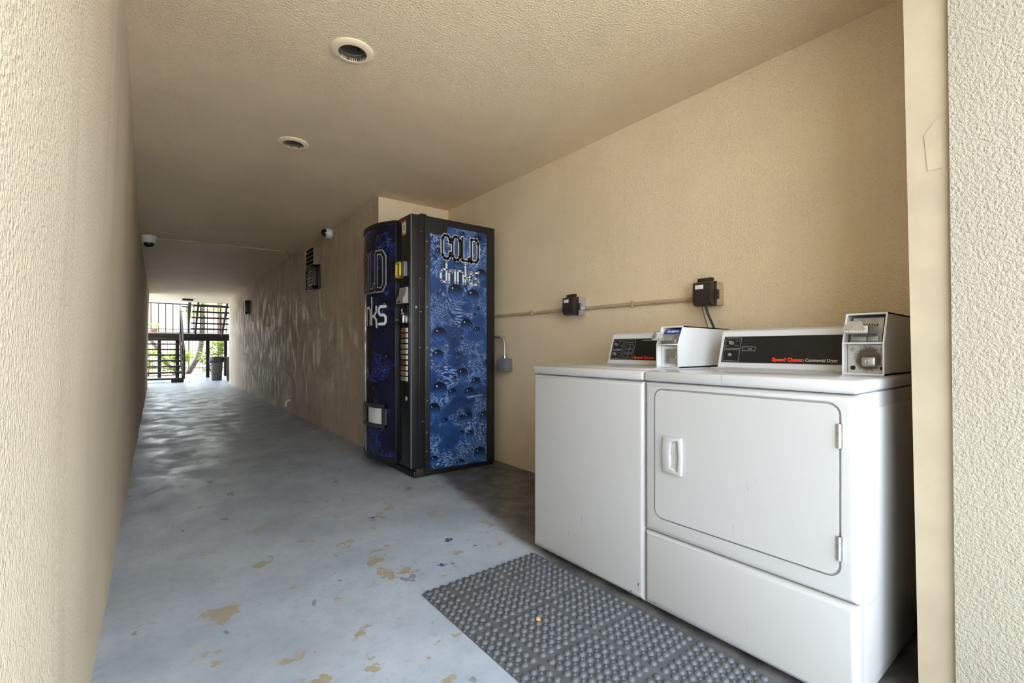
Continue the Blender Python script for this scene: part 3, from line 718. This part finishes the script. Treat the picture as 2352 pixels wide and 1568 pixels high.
# bowed front
BY0, BY1, BUL = 3.590, 4.255, .098
def bow(y): 
    u = (y - (BY0 + BY1) / 2) / ((BY1 - BY0) / 2); return VX0 - .012 - BUL * (1 - abs(u) ** 2.3)
def bowed(y0, y1, z0, z1, off, nseg=28):
    m = MB()
    for i in range(nseg):
        a, b = y0 + (y1 - y0) * i / nseg, y0 + (y1 - y0) * (i + 1) / nseg
        m.hexa([(bow(a) - off, a, z0), (VX0 + .01, a, z0), (VX0 + .01, b, z0), (bow(b) - off, b, z0), (bow(a) - off, a, z1), (VX0 + .01, a, z1), (VX0 + .01, b, z1), (bow(b) - off, b, z1)])
    bmesh.ops.remove_doubles(m.bm, verts=m.bm.verts[:], dist=1e-5); return m
m = MB(); nseg = 28
for i in range(nseg):
    a, b = BY1 - .005 - (BY1 - BY0 - .01) * i / nseg, BY1 - .005 - (BY1 - BY0 - .01) * (i + 1) / nseg
    m.poly([(bow(a), a, .12), (bow(b), b, .12), (bow(b), b, VT - .035), (bow(a), a, VT - .035)], [(BY1 - a, .12), (BY1 - b, .12), (BY1 - b, 2.02), (BY1 - a, 2.02)])
bmesh.ops.remove_doubles(m.bm, verts=m.bm.verts[:], dist=1e-5)
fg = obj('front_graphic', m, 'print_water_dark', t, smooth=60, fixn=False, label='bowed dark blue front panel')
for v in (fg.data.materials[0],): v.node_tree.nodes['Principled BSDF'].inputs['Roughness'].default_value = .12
m = bowed(BY0, BY1, VT - .036, VT - .004, .006); obj('front_top_rail', m, 'black_metal', dr)
m = bowed(BY0, BY1, .078, .122, .006); obj('front_bottom_rail', m, 'black_metal', dr)
obj('front_edge', MB().rbox(VX0 - .016, VX0 + .004, BY0 - .008, BY0 + .016, .078, VT - .004, .003), 'black_metal', dr)
obj('front_edge', MB().rbox(VX0 - .016, VX0 + .004, BY1 - .014, BY1 + .008, .078, VT - .004, .003), 'black_metal', dr)
curved = lambda s, z, o: (bow(BY1 - s) - o, BY1 - s, z)
obj('letter_outline', strokes('COLD', CAPS, curved, .075, 1.50, .49, .31, .044, .0008, MB()), 'print_grey', fg, smooth=0, fixn=False)
obj('lettering', strokes('COLD', CAPS, curved, .075, 1.50, .49, .31, .027, .0016, MB()), 'print_dark', fg, smooth=0, fixn=False)
obj('lettering', strokes('drinks', LOW, curved, .065, 1.215, .515, .225, .023, .001, MB()), 'print_white', fg, smooth=0, fixn=False)
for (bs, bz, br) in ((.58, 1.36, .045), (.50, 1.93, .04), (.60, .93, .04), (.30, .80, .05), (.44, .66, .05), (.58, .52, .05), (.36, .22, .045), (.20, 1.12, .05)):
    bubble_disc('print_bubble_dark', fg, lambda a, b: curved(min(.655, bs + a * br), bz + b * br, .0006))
# delivery port
py0, py1, pz0, pz1 = 3.665, 4.03, .355, .545
def xb_(y): return bow(y)
port = MB()
for (a, b, c, d) in ((py0, py1, pz1 - .028, pz1), (py0, py1, pz0, pz0 + .03), (py0, py0 + .030, pz0, pz1), (py1 - .030, py1, pz0, pz1)):
    k = 8
    for i in range(k):
        y0, y1 = a + (b - a) * i / k, a + (b - a) * (i + 1) / k
        port.hexa([(xb_(y0) - .018, y0, c), (xb_(y0) + .004, y0, c), (xb_(y1) + .004, y1, c), (xb_(y1) - .018, y1, c), (xb_(y0) - .018, y0, d), (xb_(y0) + .004, y0, d), (xb_(y1) + .004, y1, d), (xb_(y1) - .018, y1, d)])
bmesh.ops.remove_doubles(port.bm, verts=port.bm.verts[:], dist=1e-5)
dp = obj('delivery_port', port, 'dark_grey_plastic', t)
m = MB(); k = 8
for i in range(k):
    y0, y1 = py0 + .02 + (3.92 - py0 - .02) * i / k, py0 + .02 + (3.92 - py0 - .02) * (i + 1) / k
    m.hexa([(xb_(y0) - .004, y0, pz0 + .02), (xb_(y0) + .002, y0, pz0 + .02), (xb_(y1) + .002, y1, pz0 + .02), (xb_(y1) - .004, y1, pz0 + .02), (xb_(y0) - .004, y0, pz1 - .02), (xb_(y0) + .002, y0, pz1 - .02), (xb_(y1) + .002, y1, pz1 - .02), (xb_(y1) - .004, y1, pz1 - .02)])
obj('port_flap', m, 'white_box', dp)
obj('port_gap', MB().hexa([(xb_(3.92) - .003, 3.92, pz0 + .02), (xb_(3.92) + .01, 3.92, pz0 + .02), (xb_(py1) + .01, py1 - .02, pz0 + .02), (xb_(py1) - .003, py1 - .02, pz0 + .02), (xb_(3.92) - .003, 3.92, pz1 - .02), (xb_(3.92) + .01, 3.92, pz1 - .02), (xb_(py1) + .01, py1 - .02, pz1 - .02), (xb_(py1) - .003, py1 - .02, pz1 - .02)]), 'dark_hole', dp)
# control strip
obj('control_strip', MB().rbox(VX0 - .006, VX0 + .004, VY + .012, BY0 - .010, .10, VT - .02, .002), 'black_gloss', t)
xs = VX0 - .006
wl = obj('warning_label', MB().box(xs - .0006, xs, 3.405, 3.475, 1.905, 2.022), 'print_white', t)
for z in (1.905, 2.005): obj('label_band', MB().box(xs - .0012, xs - .0006, 3.405, 3.475, z, z + .017), 'sticker_red', wl)
obj('label_mark', MB().box(xs - .0012, xs - .0006, 3.433, 3.447, 1.945, 1.985), 'print_dark', wl)
ba = obj('bill_acceptor', MB().rbox(xs - .032, xs, 3.375, 3.445, 1.575, 1.690, .006), 'grey_plastic', t)
m = MB().prism([(xs - .030, 3.445, 1.695), (xs - .048, 3.425, 1.692), (xs - .048, 3.425, 1.582), (xs - .030, 3.445, 1.562)], (0, .006, 0))
bz = MB()
for a, b, c, d in ((3.432, 3.448, 1.570, 1.695), (3.506, 3.520, 1.570, 1.695), (3.432, 3.520, 1.680, 1.695), (3.432, 3.520, 1.570, 1.588)):
    bz.rbox(xs - .042, xs - .002, a, b, c, d, .003)
m.bm.free(); obj('bill_bezel', bz, 'yellow_plastic', ba)
obj('bill_mouth', MB().box(xs - .010, xs, 3.445, 3.508, 1.586, 1.682), 'dark_hole', ba)
m = MB().prism([(xs, 3.365, 1.365), (xs - .045, 3.365, 1.365), (xs - .045, 3.365, 1.395), (xs - .022, 3.365, 1.44), (xs - .016, 3.365, 1.49), (xs, 3.365, 1.49)], (0, .125, 0)).bevel(.004, 2)
ca = obj('coin_acceptor', m, 'light_grey_plastic', t)
obj('coin_mouth', MB().box(xs - .047, xs - .03, 3.42, 3.46, 1.370, 1.382), 'dark_hole', ca)
lk = obj('lock_plate', MB().rbox(xs - .006, xs, 3.360, 3.500, 1.205, 1.345, .003), 'black_metal', t)
obj('lock_bar', MB().rbox(xs - .040, xs - .004, 3.385, 3.505, 1.215, 1.262, .004), 'black_metal', lk)
obj('hasp', MB().rbox(xs - .044, xs - .004, 3.366, 3.382, 1.21, 1.27, .003), 'chrome', lk)
obj('lock_knob', MB().lathe([(.014, 0), (.014, .012), (.010, .018), (0, .019)], (xs - .006, 3.44, 1.285), '-X', 14), 'steel', lk)
obj('lock_cap', MB().lathe([(.016, 0), (.016, .008), (.010, .012), (0, .013)], (xs - .036, 3.495, 1.238), '-X', 14), 'steel', lk)
obj('key_loop', MB().tube([(xs - .014, 3.44, 1.295), (xs - .02, 3.445, 1.315), (xs - .012, 3.438, 1.325)], .003, 6), 'steel', lk)
bp = obj('button_panel', MB().rbox(xs - .003, xs, 3.362, 3.545, .755, 1.195, .002), 'black_gloss', t)
bcol = [(.36, .16, .07), (.33, .12, .08), (.22, .24, .17), (.25, .25, .15), (.42, .32, .19), (.27, .25, .16), (.20, .075, .05), (.40, .20, .06), (.33, .28, .19), (.38, .31, .21)]
for k, c in enumerate(bcol):
    plain('button_%d' % k, c, .35, vary=.45, vscale=60)
    z = 1.172 - .0425 * k
    b = obj('select_button', MB().rbox(xs - .012, xs - .002, 3.392, 3.480, z - .033, z, .003), 'button_%d' % k, bp)
    obj('button_end', MB().rbox(xs - .011, xs - .002, 3.366, 3.384, z - .033, z, .002), 'print_white', bp)
obj('coin_return', MB().lathe([(.018, 0), (.016, .006), (.010, .007), (0, .004)], (xs, 3.40, .62), '-X', 16), 'steel_dull', t)
obj('side_plug', MB().lathe([(.009, 0), (.008, .002), (0, .003)], (1.612, VY - .002, 1.335), '-Y', 12), 'print_grey', dr)
obj('side_keyhole', MB().lathe([(.008, 0), (.007, .001), (0, .001)], (1.612, VY - .002, 1.275), '-Y', 12), 'dark_hole', dr)

# ------------------------------------------------------------------ rubber mat
MA = .020; MO = Vector((.868, 1.748, 0))
ex = Vector((math.cos(MA), math.sin(MA), 0)); ey = Vector((math.sin(MA) * .5, -math.cos(MA), 0)).normalized()
def mp(a, b, z=0): p = MO + ex * a + ey * b; return Vector((p.x, p.y, z))
MW, ML = .622, 1.20
t = thing('rubber_mat', mp(MW / 2, ML / 2), 'grey studded rubber anti-fatigue mat on the floor before the machines', 'mat')
m = MB().hexa([mp(0, 0), mp(MW, 0), mp(MW, ML), mp(0, ML), mp(.010, .010, .008), mp(MW - .010, .010, .008), mp(MW - .010, ML - .010, .008), mp(.010, ML - .010, .008)])
obj('base_sheet', m, 'mat_rubber', t)
def seq(start, count_first, block, total_len):
    out, p, c, first = [], start, 0, count_first
    while p < total_len - .018:
        out.append(p); c += 1
        if c == first: p += .0435; c = 0; first = block
        else: p += .0345
    return out
us = seq(.021, 3, 7, .622); vsq = seq(.030, 3, 7, ML)
def gaps(lst): return [(a, b) for a, b in zip(lst, lst[1:]) if b - a < .040]
big = [(u, v) for u in us for v in vsq]
def dome(m, c, r, h):
    m.lathe([(r * 1.12, -.0012), (r * 1.05, .0004), (r * .93, h * .45), (r * .70, h * .80), (r * .36, h * .97), (0, h)], c, n=12)
def key(uv):
    p = mp(*uv); f = math.sin(YAW) * p.x + math.cos(YAW) * p.y; vpx = 800 + F_PX * 1.0 / f; upx = 1176 + F_PX * (math.cos(YAW) * p.x - math.sin(YAW) * p.y) / f
    return f if vpx < 1570 else 100 + f
big.sort(key=key)
src = None
for (u, v) in big[:300]:
    c = mp(u, v, .008)
    if src is None:
        q = MB(); dome(q, c, .0122, .0085); src = obj('stud', q, 'mat_rubber', t, smooth=60); off = WL[src.name] - c
    else: share(src, t, c + off, 'stud')
m = MB()
for (u, v) in big[300:]: dome(m, mp(u, v, .008), .0122, .0085)
o = obj('outer_studs', m, 'mat_rubber', t, smooth=60); o['kind'] = 'stuff'
m = MB()
for (a, b) in gaps(us):
    for (c, d) in gaps(vsq): m.lathe([(.0064, -.001), (.0058, .0018), (.0038, .0040), (0, .0048)], mp((a + b) / 2, (c + d) / 2, .008), n=8)
o = obj('small_studs', m, 'mat_rubber', t, smooth=60); o['kind'] = 'stuff'
m = MB()
for v in vsq:
    m.lathe([(.009, 0), (.0075, .003), (0, .0055)], mp(.008, v + .008, .0035), n=8)
for u in us: m.lathe([(.014, 0), (.012, .0055), (.006, .010), (0, .0105)], mp(u + .006, .010, .001), n=10)
o = obj('edge_scallops', m, 'mat_rubber', t, smooth=60); o['kind'] = 'stuff'
p = mp(.245, .455, .013)
m = MB(); m.poly([p + Vector(q) for q in ((-.009, .002, .004), (0, .010, .010), (.010, .001, .005), (.001, -.009, .002))]); m.poly([p + Vector(q) for q in ((-.009, .002, .004), (.001, -.009, .002), (.0, .0, .007))])
tag(obj('dry_leaf', m, 'leaf_dry'), 'tiny dry orange leaf lying on the rubber mat', 'leaf')

# ------------------------------------------------------------------ corridor fittings
t = thing('wall_vent', (XR, (VY0 + VY1) / 2, VZ0), 'tall louvred vent recessed in the corridor wall behind the nearer wall light', 'vent')
q = MB(); e = .004
q.poly([(D - e, VY0 + e, VZ0 + e), (D - e, VY0 + e, VZ1 - e), (D - e, VY1 - e, VZ1 - e), (D - e, VY1 - e, VZ0 + e)])
for (a, b) in (((VY0 + e, VZ0 + e), (VY1 - e, VZ0 + e)), ((VY1 - e, VZ0 + e), (VY1 - e, VZ1 - e)), ((VY1 - e, VZ1 - e), (VY0 + e, VZ1 - e)), ((VY0 + e, VZ1 - e), (VY0 + e, VZ0 + e))):
    q.poly([(XR + .012, *a), (XR + .012, *b), (D - e, *b), (D - e, *a)])
obj('dark_liner', q, 'dark_hole', t, fixn=False)  # near-black liner, shade of the vent recess put into the colour
ns = 9; sl = None
for k in range(ns):
    z = VZ0 + .03 + (VZ1 - VZ0 - .03) * k / ns
    q = MB().hexa([(XR - .001, VY0, z), (XR + .10, VY0, z + .05), (XR + .10, VY1, z + .05), (XR - .001, VY1, z), (XR - .001, VY0, z + .012), (XR + .10, VY0, z + .060), (XR + .10, VY1, z + .060), (XR - .001, VY1, z + .012)])
    if sl is None: sl = obj('slat', q, 'conduit_paint', t); zc0 = WL[sl.name]
    else: q.bm.free(); share(sl, t, zc0 + Vector((0, 0, (VZ1 - VZ0 - .03) * k / ns)))
def sconce(y0, y1, label):
    z0, z1, x0 = 1.79, 2.085, 1.592
    t = thing('wall_light', (XR, (y0 + y1) / 2, z0), label, 'wall light', 'louvred wall lights')
    obj('back_plate', MB().rbox(XR - .028, XR, y0 - .01, y1 + .01, z0 - .008, z1 + .008, .003), 'black_metal', t)
    obj('glass', MB().rbox(x0 + .014, XR - .02, y0 + .014, y1 - .012, z0 + .014, z1 - .012, .004), 'lamp_glass', t)
    obj('end_cap', MB().rbox(x0, XR - .02, y0, y1, z1 - .03, z1, .003), 'black_metal', t)
    obj('end_cap', MB().rbox(x0, XR - .02, y0, y1, z0, z0 + .03, .003), 'black_metal', t)
    obj('side_plate', MB().rbox(x0, XR - .02, y0, y0 + .012, z0, z1, .003), 'black_metal', t)
    obj('side_plate', MB().rbox(x0, XR - .02, y1 - .012, y1, z0, z1, .003), 'black_metal', t)
    for k in range(5):
        z = z0 + .03 + (z1 - z0 - .06) * (k + .72) / 5.4
        obj('louvre', MB().rbox(x0 + .001, x0 + .02, y0, y1, z, z + .016, .002), 'black_metal', t)
sconce(6.26, 6.52, 'black louvred wall light nearer the vending machine, on the corridor wall')
sconce(11.85, 12.11, 'black louvred wall light farther down the corridor near the exit')
# dome cameras
t = thing('dome_camera', (XR, 5.80, 2.405), 'white dome camera on the right wall with dark lens dome', 'security camera', 'dome cameras')
obj('housing', MB().lathe([(.0, 0), (.058, 0), (.062, .006), (.062, .050), (.055, .066), (.048, .068)], (XR, 5.80, 2.398), '-X', 28), 'camera_white', t)
obj('lens_dome', MB().lathe([(.048, .062), (.046, .080), (.036, .100), (.02, .112), (0, .116)], (XR, 5.80, 2.398), '-X', 24), 'dome_glass', t)
t = thing('dome_camera', (-.062, 7.6, CEIL), 'white dome camera under the ceiling at the left wall', 'security camera', 'dome cameras')
obj('housing', MB().lathe([(0, 0), (.078, 0), (.080, -.01), (.074, -.085), (.060, -.095)], (-.062, 7.6, CEIL), n=28), 'camera_white', t)
obj('lens_dome', MB().lathe([(.056, -.09), (.054, -.112), (.040, -.135), (.022, -.146), (0, -.149)], (-.062, 7.6, CEIL), n=24), 'dome_glass', t)
t = thing('ceiling_conduit', (.75, 7.56, CEIL), 'thin tan conduit crossing the ceiling from the left dome camera', 'conduit')
obj('pipe', MB().tube([(.01, 7.62, 2.435), (.1, 7.615, 2.445), (1.46, 7.52, 2.446), (1.53, 7.53, 2.445), (1.60, 7.66, 2.444), (1.69, 7.90, 2.44)], .011, 10), 'conduit_paint', t)
for x in (.40, .78, 1.16): obj('strap', MB().rbox(x, x + .015, 7.615 - .06 * x - .02, 7.615 - .06 * x + .02, 2.43, CEIL, .003), 'conduit_paint', t)
tag(obj('drain_elbow', MB().tube([(XR + .01, 7.93, .195), (XR - .03, 7.93, .195), (XR - .052, 7.93, .187), (XR - .066, 7.93, .168), (XR - .07, 7.93, .14), (XR - .07, 7.93, .105)], .020, 12), 'pvc'), 'small white pipe elbow low on the corridor wall', 'pipe')
t = thing('ceiling_lamp', (.76, 16.6, CEIL), 'square surface lamp under the ceiling above the exit', 'ceiling light')
obj('housing', MB().rbox(.63, .89, 16.47, 16.73, CEIL - .05, CEIL, .008), 'stair_metal', t)
obj('diffuser', MB().rbox(.645, .875, 16.485, 16.715, CEIL - .085, CEIL - .045, .012), 'lamp_glass', t)

# ------------------------------------------------------------------ staircase outside the exit
t = thing('staircase', (.8, 18.8, 0), 'dark metal staircase with open wooden treads beyond the exit', 'staircase')
tr = None
LX0, LX1, UX0, UX1 = -.42, .64, .94, 2.02
for k in range(8):
    c = Vector(((LX0 + LX1) / 2, 17.22 + .27 * k, .105 + .175 * k))
    if tr is None: tr = obj('tread', MB().rbox(LX0, LX1, c.y - .13, c.y + .13, c.z - .022, c.z + .022, .004), 'tread_wood', t)
    else: share(tr, t, c)
for k in range(1, 7): share(tr, t, ((UX0 + UX1) / 2, 19.28 - .27 * k, 1.50 + .175 * k))
LZ, LYa, LYb = 1.53, 19.32, 20.45
obj('landing_deck', MB().rbox(-.6, 2.15, LYa, LYb, LZ - .05, LZ, .004), 'concrete', t)
obj('landing_beam', MB().rbox(-.6, 2.15, LYa - .03, LYa + .05, 1.285, LZ - .01, .006), 'stair_metal', t)
obj('landing_beam', MB().rbox(-.6, 2.15, LYb - .06, LYb + .02, 1.285, LZ - .01, .006), 'stair_metal', t)
for x, y in ((.12, 20.15), (.60, 19.45), (1.465, 19.42), (2.08, 20.2)): obj('post', MB().rbox(x - .05, x + .05, y - .05, y + .05, 0, 1.30, .004), 'stair_metal', t)
def stringer(x, y0, z0, y1, z1, h=.11, w_=.045): return MB().hexa([(x - w_ / 2, y0, z0 - h), (x + w_ / 2, y0, z0 - h), (x + w_ / 2, y1, z1 - h), (x - w_ / 2, y1, z1 - h), (x - w_ / 2, y0, z0 + h), (x + w_ / 2, y0, z0 + h), (x + w_ / 2, y1, z1 + h), (x - w_ / 2, y1, z1 + h)])
for x in (LX0 + .03, LX1 + .02): obj('stringer', stringer(x, 17.05, .08, LYa, 1.46), 'stair_metal', t)
for x in (UX0 + .15, UX1 - .15): obj('stringer', stringer(x, LYa - .02, 1.43, 17.55, 2.60), 'stair_metal', t)
obj('toe_block', MB().rbox(.38, .66, 17.02, 17.12, 0, .085, .004), 'stair_metal', t)
rl = .95
obj('handrail', MB().tube([(.69, 17.05, .10), (.69, 17.05, rl), (.69, LYa, LZ + .91), (.69, LYa + .15, LZ + .91), (.93, LYa + .15, LZ + .91)], .026, 8), 'stair_metal', t)
obj('handrail', MB().tube([(.92, LYa + .1, LZ), (.92, LYa + .1, LZ + .9), (.92, 17.5, 2.70 + .92)], .028, 8), 'stair_metal', t)
for k in range(1, 8):
    y = 17.05 + .30 * k; z = .05 + .648 * .30 * k
    obj('baluster', MB().box(.684, .696, y - .006, y + .006, z, z + .9), 'stair_metal', t)
    y2 = LYa - .25 * k; z2 = LZ + .648 * .25 * k
    obj('baluster', MB().box(.914, .926, y2 - .006, y2 + .006, z2, z2 + .9), 'stair_metal', t)
obj('post', MB().rbox(.66, .72, LYa - .03, LYa + .03, 1.30, LZ + .91, .003), 'stair_metal', t)
gy = LYb - .03
for z, h in ((2.595, .02), (1.70, .012), (1.585, .012)): obj('guard_rail', MB().rbox(-.6, 2.15, gy - .015, gy + .015, z - h, z + h, .003), 'stair_metal', t)
bl = None
for k in range(14):
    x = -.52 + .205 * k
    if bl is None: bl = obj('baluster', MB().box(x - .013, x + .013, gy - .013, gy + .013, 1.585, 2.595), 'stair_metal', t)
    else: share(bl, t, (x, gy, (1.585 + 2.595) / 2), 'baluster')

# bins
def bin_(x, y, label, lidded):
    t = thing('trash_bin', (x, y, 0), label, 'trash bin', 'grey trash bins at the exit')
    obj('body', MB().lathe([(0, .0), (.135, 0), (.140, .01), (.168, .66), (.178, .665), (.178, .70), (.165, .70), (.13, .05), (0, .05)], (x, y, 0), n=28), 'bin_plastic', t)
    obj('rim', MB().lathe([(.172, .69), (.188, .69), (.190, .735), (.180, .745), (.165, .74), (.165, .69)], (x, y, 0), n=28), 'bin_plastic', t)
    if lidded:
        prof = [(.166, .73), (.195, .752), (.205, .70), (.21, .60), (.19, .575)]
        m = MB().lathe(prof, (x, y, 0), n=28)
        for v in m.bm.verts: 
            if v.co.z < .72: v.co.z += R.uniform(-.02, .03); v.co.x += R.uniform(-.006, .006)
        obj('bag', m, 'bin_bag', t)
    else: obj('bag', MB().lathe([(.16, .72), (.186, .75), (.194, .742), (.194, .70)], (x, y, 0), n=28), 'bin_bag', t)
bin_(1.555, 17.45, 'grey round trash bin with a dark bag folded over its rim, left of the pair', True)
bin_(1.96, 17.38, 'grey round trash bin right of the pair, partly behind the corridor wall', False)

# ------------------------------------------------------------------ yard, fence, plants, hill
struct('ground_bed', MB().poly([(-30, 21, .01), (30, 21, .01), (30, 22.9, .03), (-30, 22.9, .03)]), 'mulch', 'brown mulch bed behind the stairs')
struct('ground_lawn', MB().poly([(-30, 22.9, .03), (30, 22.9, .03), (30, 26, .05), (-30, 26, .05)]), 'grass', 'strip of green lawn by the fence')
m = MB(); nx, ny = 30, 16; G = []
for j in range(ny + 1):
    y = 26 + j * 3.2; row = []
    for i in range(nx + 1):
        x = -45 + i * 3.0; tt = j / ny
        row.append(m.bm.verts.new((x, y, .05 + 9.5 * (tt ** 1.15) + (.35 * math.sin(x * .4 + j) + .3 * math.sin(x * .13 - j * .7)) * min(1, j * .4))))
    G.append(row)
for a, b in zip(G, G[1:]):
    for i in range(nx): m.bm.faces.new((a[i], a[i + 1], b[i + 1], b[i]))
struct('hill', m, 'hill_soil', 'pale dry hillside behind the fence', smooth=80)
t = thing('fence', (.8, 23.6, 0), 'thin metal picket fence behind the stairs', 'fence')
for z in (.20, 1.38): obj('rail', MB().rbox(-2.6, 4.2, 23.58, 23.62, z - .018, z + .018, .003), 'fence_metal', t)
pk = None
for k in range(57):
    x = -2.6 + .12 * k
    if k % 19 == 12: continue
    if pk is None: pk = obj('picket', MB().box(x - .009, x + .009, 23.591, 23.609, .03, 1.48), 'fence_metal', t)
    else: share(pk, t, (x, 23.6, .755))
for x in (-1.16, 1.12, 3.40): obj('post', MB().rbox(x - .03, x + .03, 23.57, 23.63, .02, 1.52, .004), 'fence_metal', t)
tag(obj('porch_column', MB().rbox(2.20, 2.39, 24.35, 24.54, .03, 4.6, .01), 'column_paint'), 'reddish brown square column seen behind the upper stair flight', 'column')

def leaves(m, c, n, rx, rz, size, seed, droop=.3):
    q = random.Random(seed)
    for _ in range(n):
        a, b = q.uniform(0, 2 * PI), q.uniform(-.55, 1)
        rr = q.uniform(.35, 1.0); p = Vector((c[0] + math.cos(a) * rx * rr * math.sqrt(max(0, 1 - b * b * .8)), c[1] + math.sin(a) * rx * rr * math.sqrt(max(0, 1 - b * b * .8)), c[2] + rz * b * rr))
        d = Vector((math.cos(a + q.uniform(-.7, .7)), math.sin(a + q.uniform(-.7, .7)), q.uniform(-droop, .7))).normalized()
        s = d.cross(Vector((q.uniform(-.4, .4), q.uniform(-.4, .4), 1))).normalized(); L = size * q.uniform(.7, 1.3); u = s.cross(d)
        pts = [p, p + d * L * .35 + s * L * .24 - u * L * .03, p + d * L * .72 + s * L * .17, p + d * L - u * L * .12, p + d * L * .72 - s * L * .17, p + d * L * .35 - s * L * .24 - u * L * .03]
        m.poly(pts)
    return m
def bush(x, y, lumps, label, seed, size=.17):
    t = thing('shrub', (x, y, 0), label, 'shrub', 'green shrubs behind the stairs')
    m = MB()
    for i, (dx, z, rx, rz, n) in enumerate(lumps): leaves(m, (x + dx, y, z), n, rx, rz, size, seed + i)
    o = obj('foliage', m, 'leaf_bright', t, smooth=0, fixn=False)
    m = MB()
    for i, (dx, z, rx, rz, n) in enumerate(lumps): m.tube([(x + dx * .2, y, 0), (x + dx * .7, y + .02, z * .5), (x + dx, y, z)], [.022, .018, .01], 6)
    obj('stem', m, 'bark', t)
bush(-.20, 21.3, [(-.1, .30, .26, .28, 90), (.05, .75, .24, .25, 80)], 'low leafy green shrub behind the lower treads, at the far left', 11)
bush(.62, 21.6, [(-.05, .55, .40, .36, 170), (.18, .70, .36, .26, 110), (-.15, .18, .25, .2, 50)], 'bright green leafy shrub behind the stair post, left of the curved trunk', 21)
bush(1.86, 21.4, [(.0, .85, .34, .42, 170), (-.28, .55, .24, .34, 90), (-.18, .16, .22, .18, 50), (.12, 1.15, .16, .18, 50)], 'tall bright green shrub behind the trash bins', 31)
# palm with two curved trunks
def px_pt(u, v, Y):
    r_, up = (u - 1176) / F_PX, (800 - v) / F_PX
    d = (math.cos(YAW) * r_ + math.sin(YAW), -math.sin(YAW) * r_ + math.cos(YAW), up); k = Y / d[1]
    return Vector((d[0] * k, Y, CAM_H + d[2] * k))
t = thing('palm_tree', (.98, 22.3, 0), 'palm tree with a curved ringed trunk and drooping fan leaves', 'palm tree')
raw = [(1.02, .0), (1.08, .12), (1.22, .38), (1.34, .62), (1.42, .88), (1.47, 1.25), (1.50, 1.8), (1.51, 2.3), (1.50, 2.75)]
pts, rs = [], []
for (a, b) in zip(raw, raw[1:]):
    for k in range(8):
        f = k / 8; pts.append((a[0] + (b[0] - a[0]) * f, 22.3, a[1] + (b[1] - a[1]) * f)); rs.append(.092 + (.012 if k % 2 else -.006))
pts[0] = (pts[0][0], 22.3, -.02)
obj('trunk', MB().tube(pts, rs, 12), 'bark', t)
raw = [(.92, .02), (.62, .18), (.36, .44), (.20, .72), (.05, 1.05), (-.12, 1.35), (-.35, 1.7)]
pts, rs = [], []
for (a, b) in zip(raw, raw[1:]):
    for k in range(6):
        f = k / 6; pts.append((a[0] + (b[0] - a[0]) * f, 22.35, a[1] + (b[1] - a[1]) * f)); rs.append(.075 + (.010 if k % 2 else -.005))
obj('trunk', MB().tube(pts, rs, 12), 'bark', t)
q = random.Random(5); top = Vector((1.50, 22.3, 2.78))
def frond(top, az, el_, L):
    m = MB(); d = Vector((math.cos(az) * math.cos(el_), math.sin(az) * math.cos(el_), math.sin(el_)))
    stem = [top + d * (L * .5 * k / 4) + Vector((0, 0, -.06 * (k / 4) ** 2)) for k in range(5)]
    m.tube(stem, .012, 5); hub = stem[-1]; side = d.cross(Vector((0, 0, 1))).normalized(); upv = side.cross(d)
    for k in range(15):
        a = -1.9 + 3.8 * k / 14; e = (d * math.cos(a) + side * math.sin(a)).normalized(); l2 = L * .62 * (.75 + .25 * math.cos(a)); s2 = e.cross(upv).normalized() * .022
        p1 = hub + e * l2 * .55 + Vector((0, 0, -.05)); p2 = hub + e * l2 * .95 + Vector((0, 0, -.05 - .30 * l2))
        m.poly([hub - s2 * .4, hub + s2 * .4, p1 + s2, p1 - s2]); m.poly([p1 - s2, p1 + s2, p2])
    return m
for k in range(16):
    obj('frond', frond(top, 2 * PI * k / 16 + q.uniform(-.15, .15), q.uniform(-.45, .75), q.uniform(1.0, 1.35)), 'leaf_palm', t, smooth=0, fixn=False)
# potted plant on the landing
t = thing('potted_plant', (-.06, 20.2, LZ), 'small potted plant on the stair landing, far left', 'potted plant')
obj('pot', MB().lathe([(0, 0), (.08, 0), (.11, .14), (.12, .14), (.12, .165), (.10, .165), (.09, .10), (0, .10)], (-.03, 20.2, LZ), n=18), 'column_paint', t)
obj('foliage', leaves(MB(), (-.03, 20.2, LZ + .25), 40, .14, .14, .11, 77), 'leaf_palm', t, smooth=0, fixn=False)
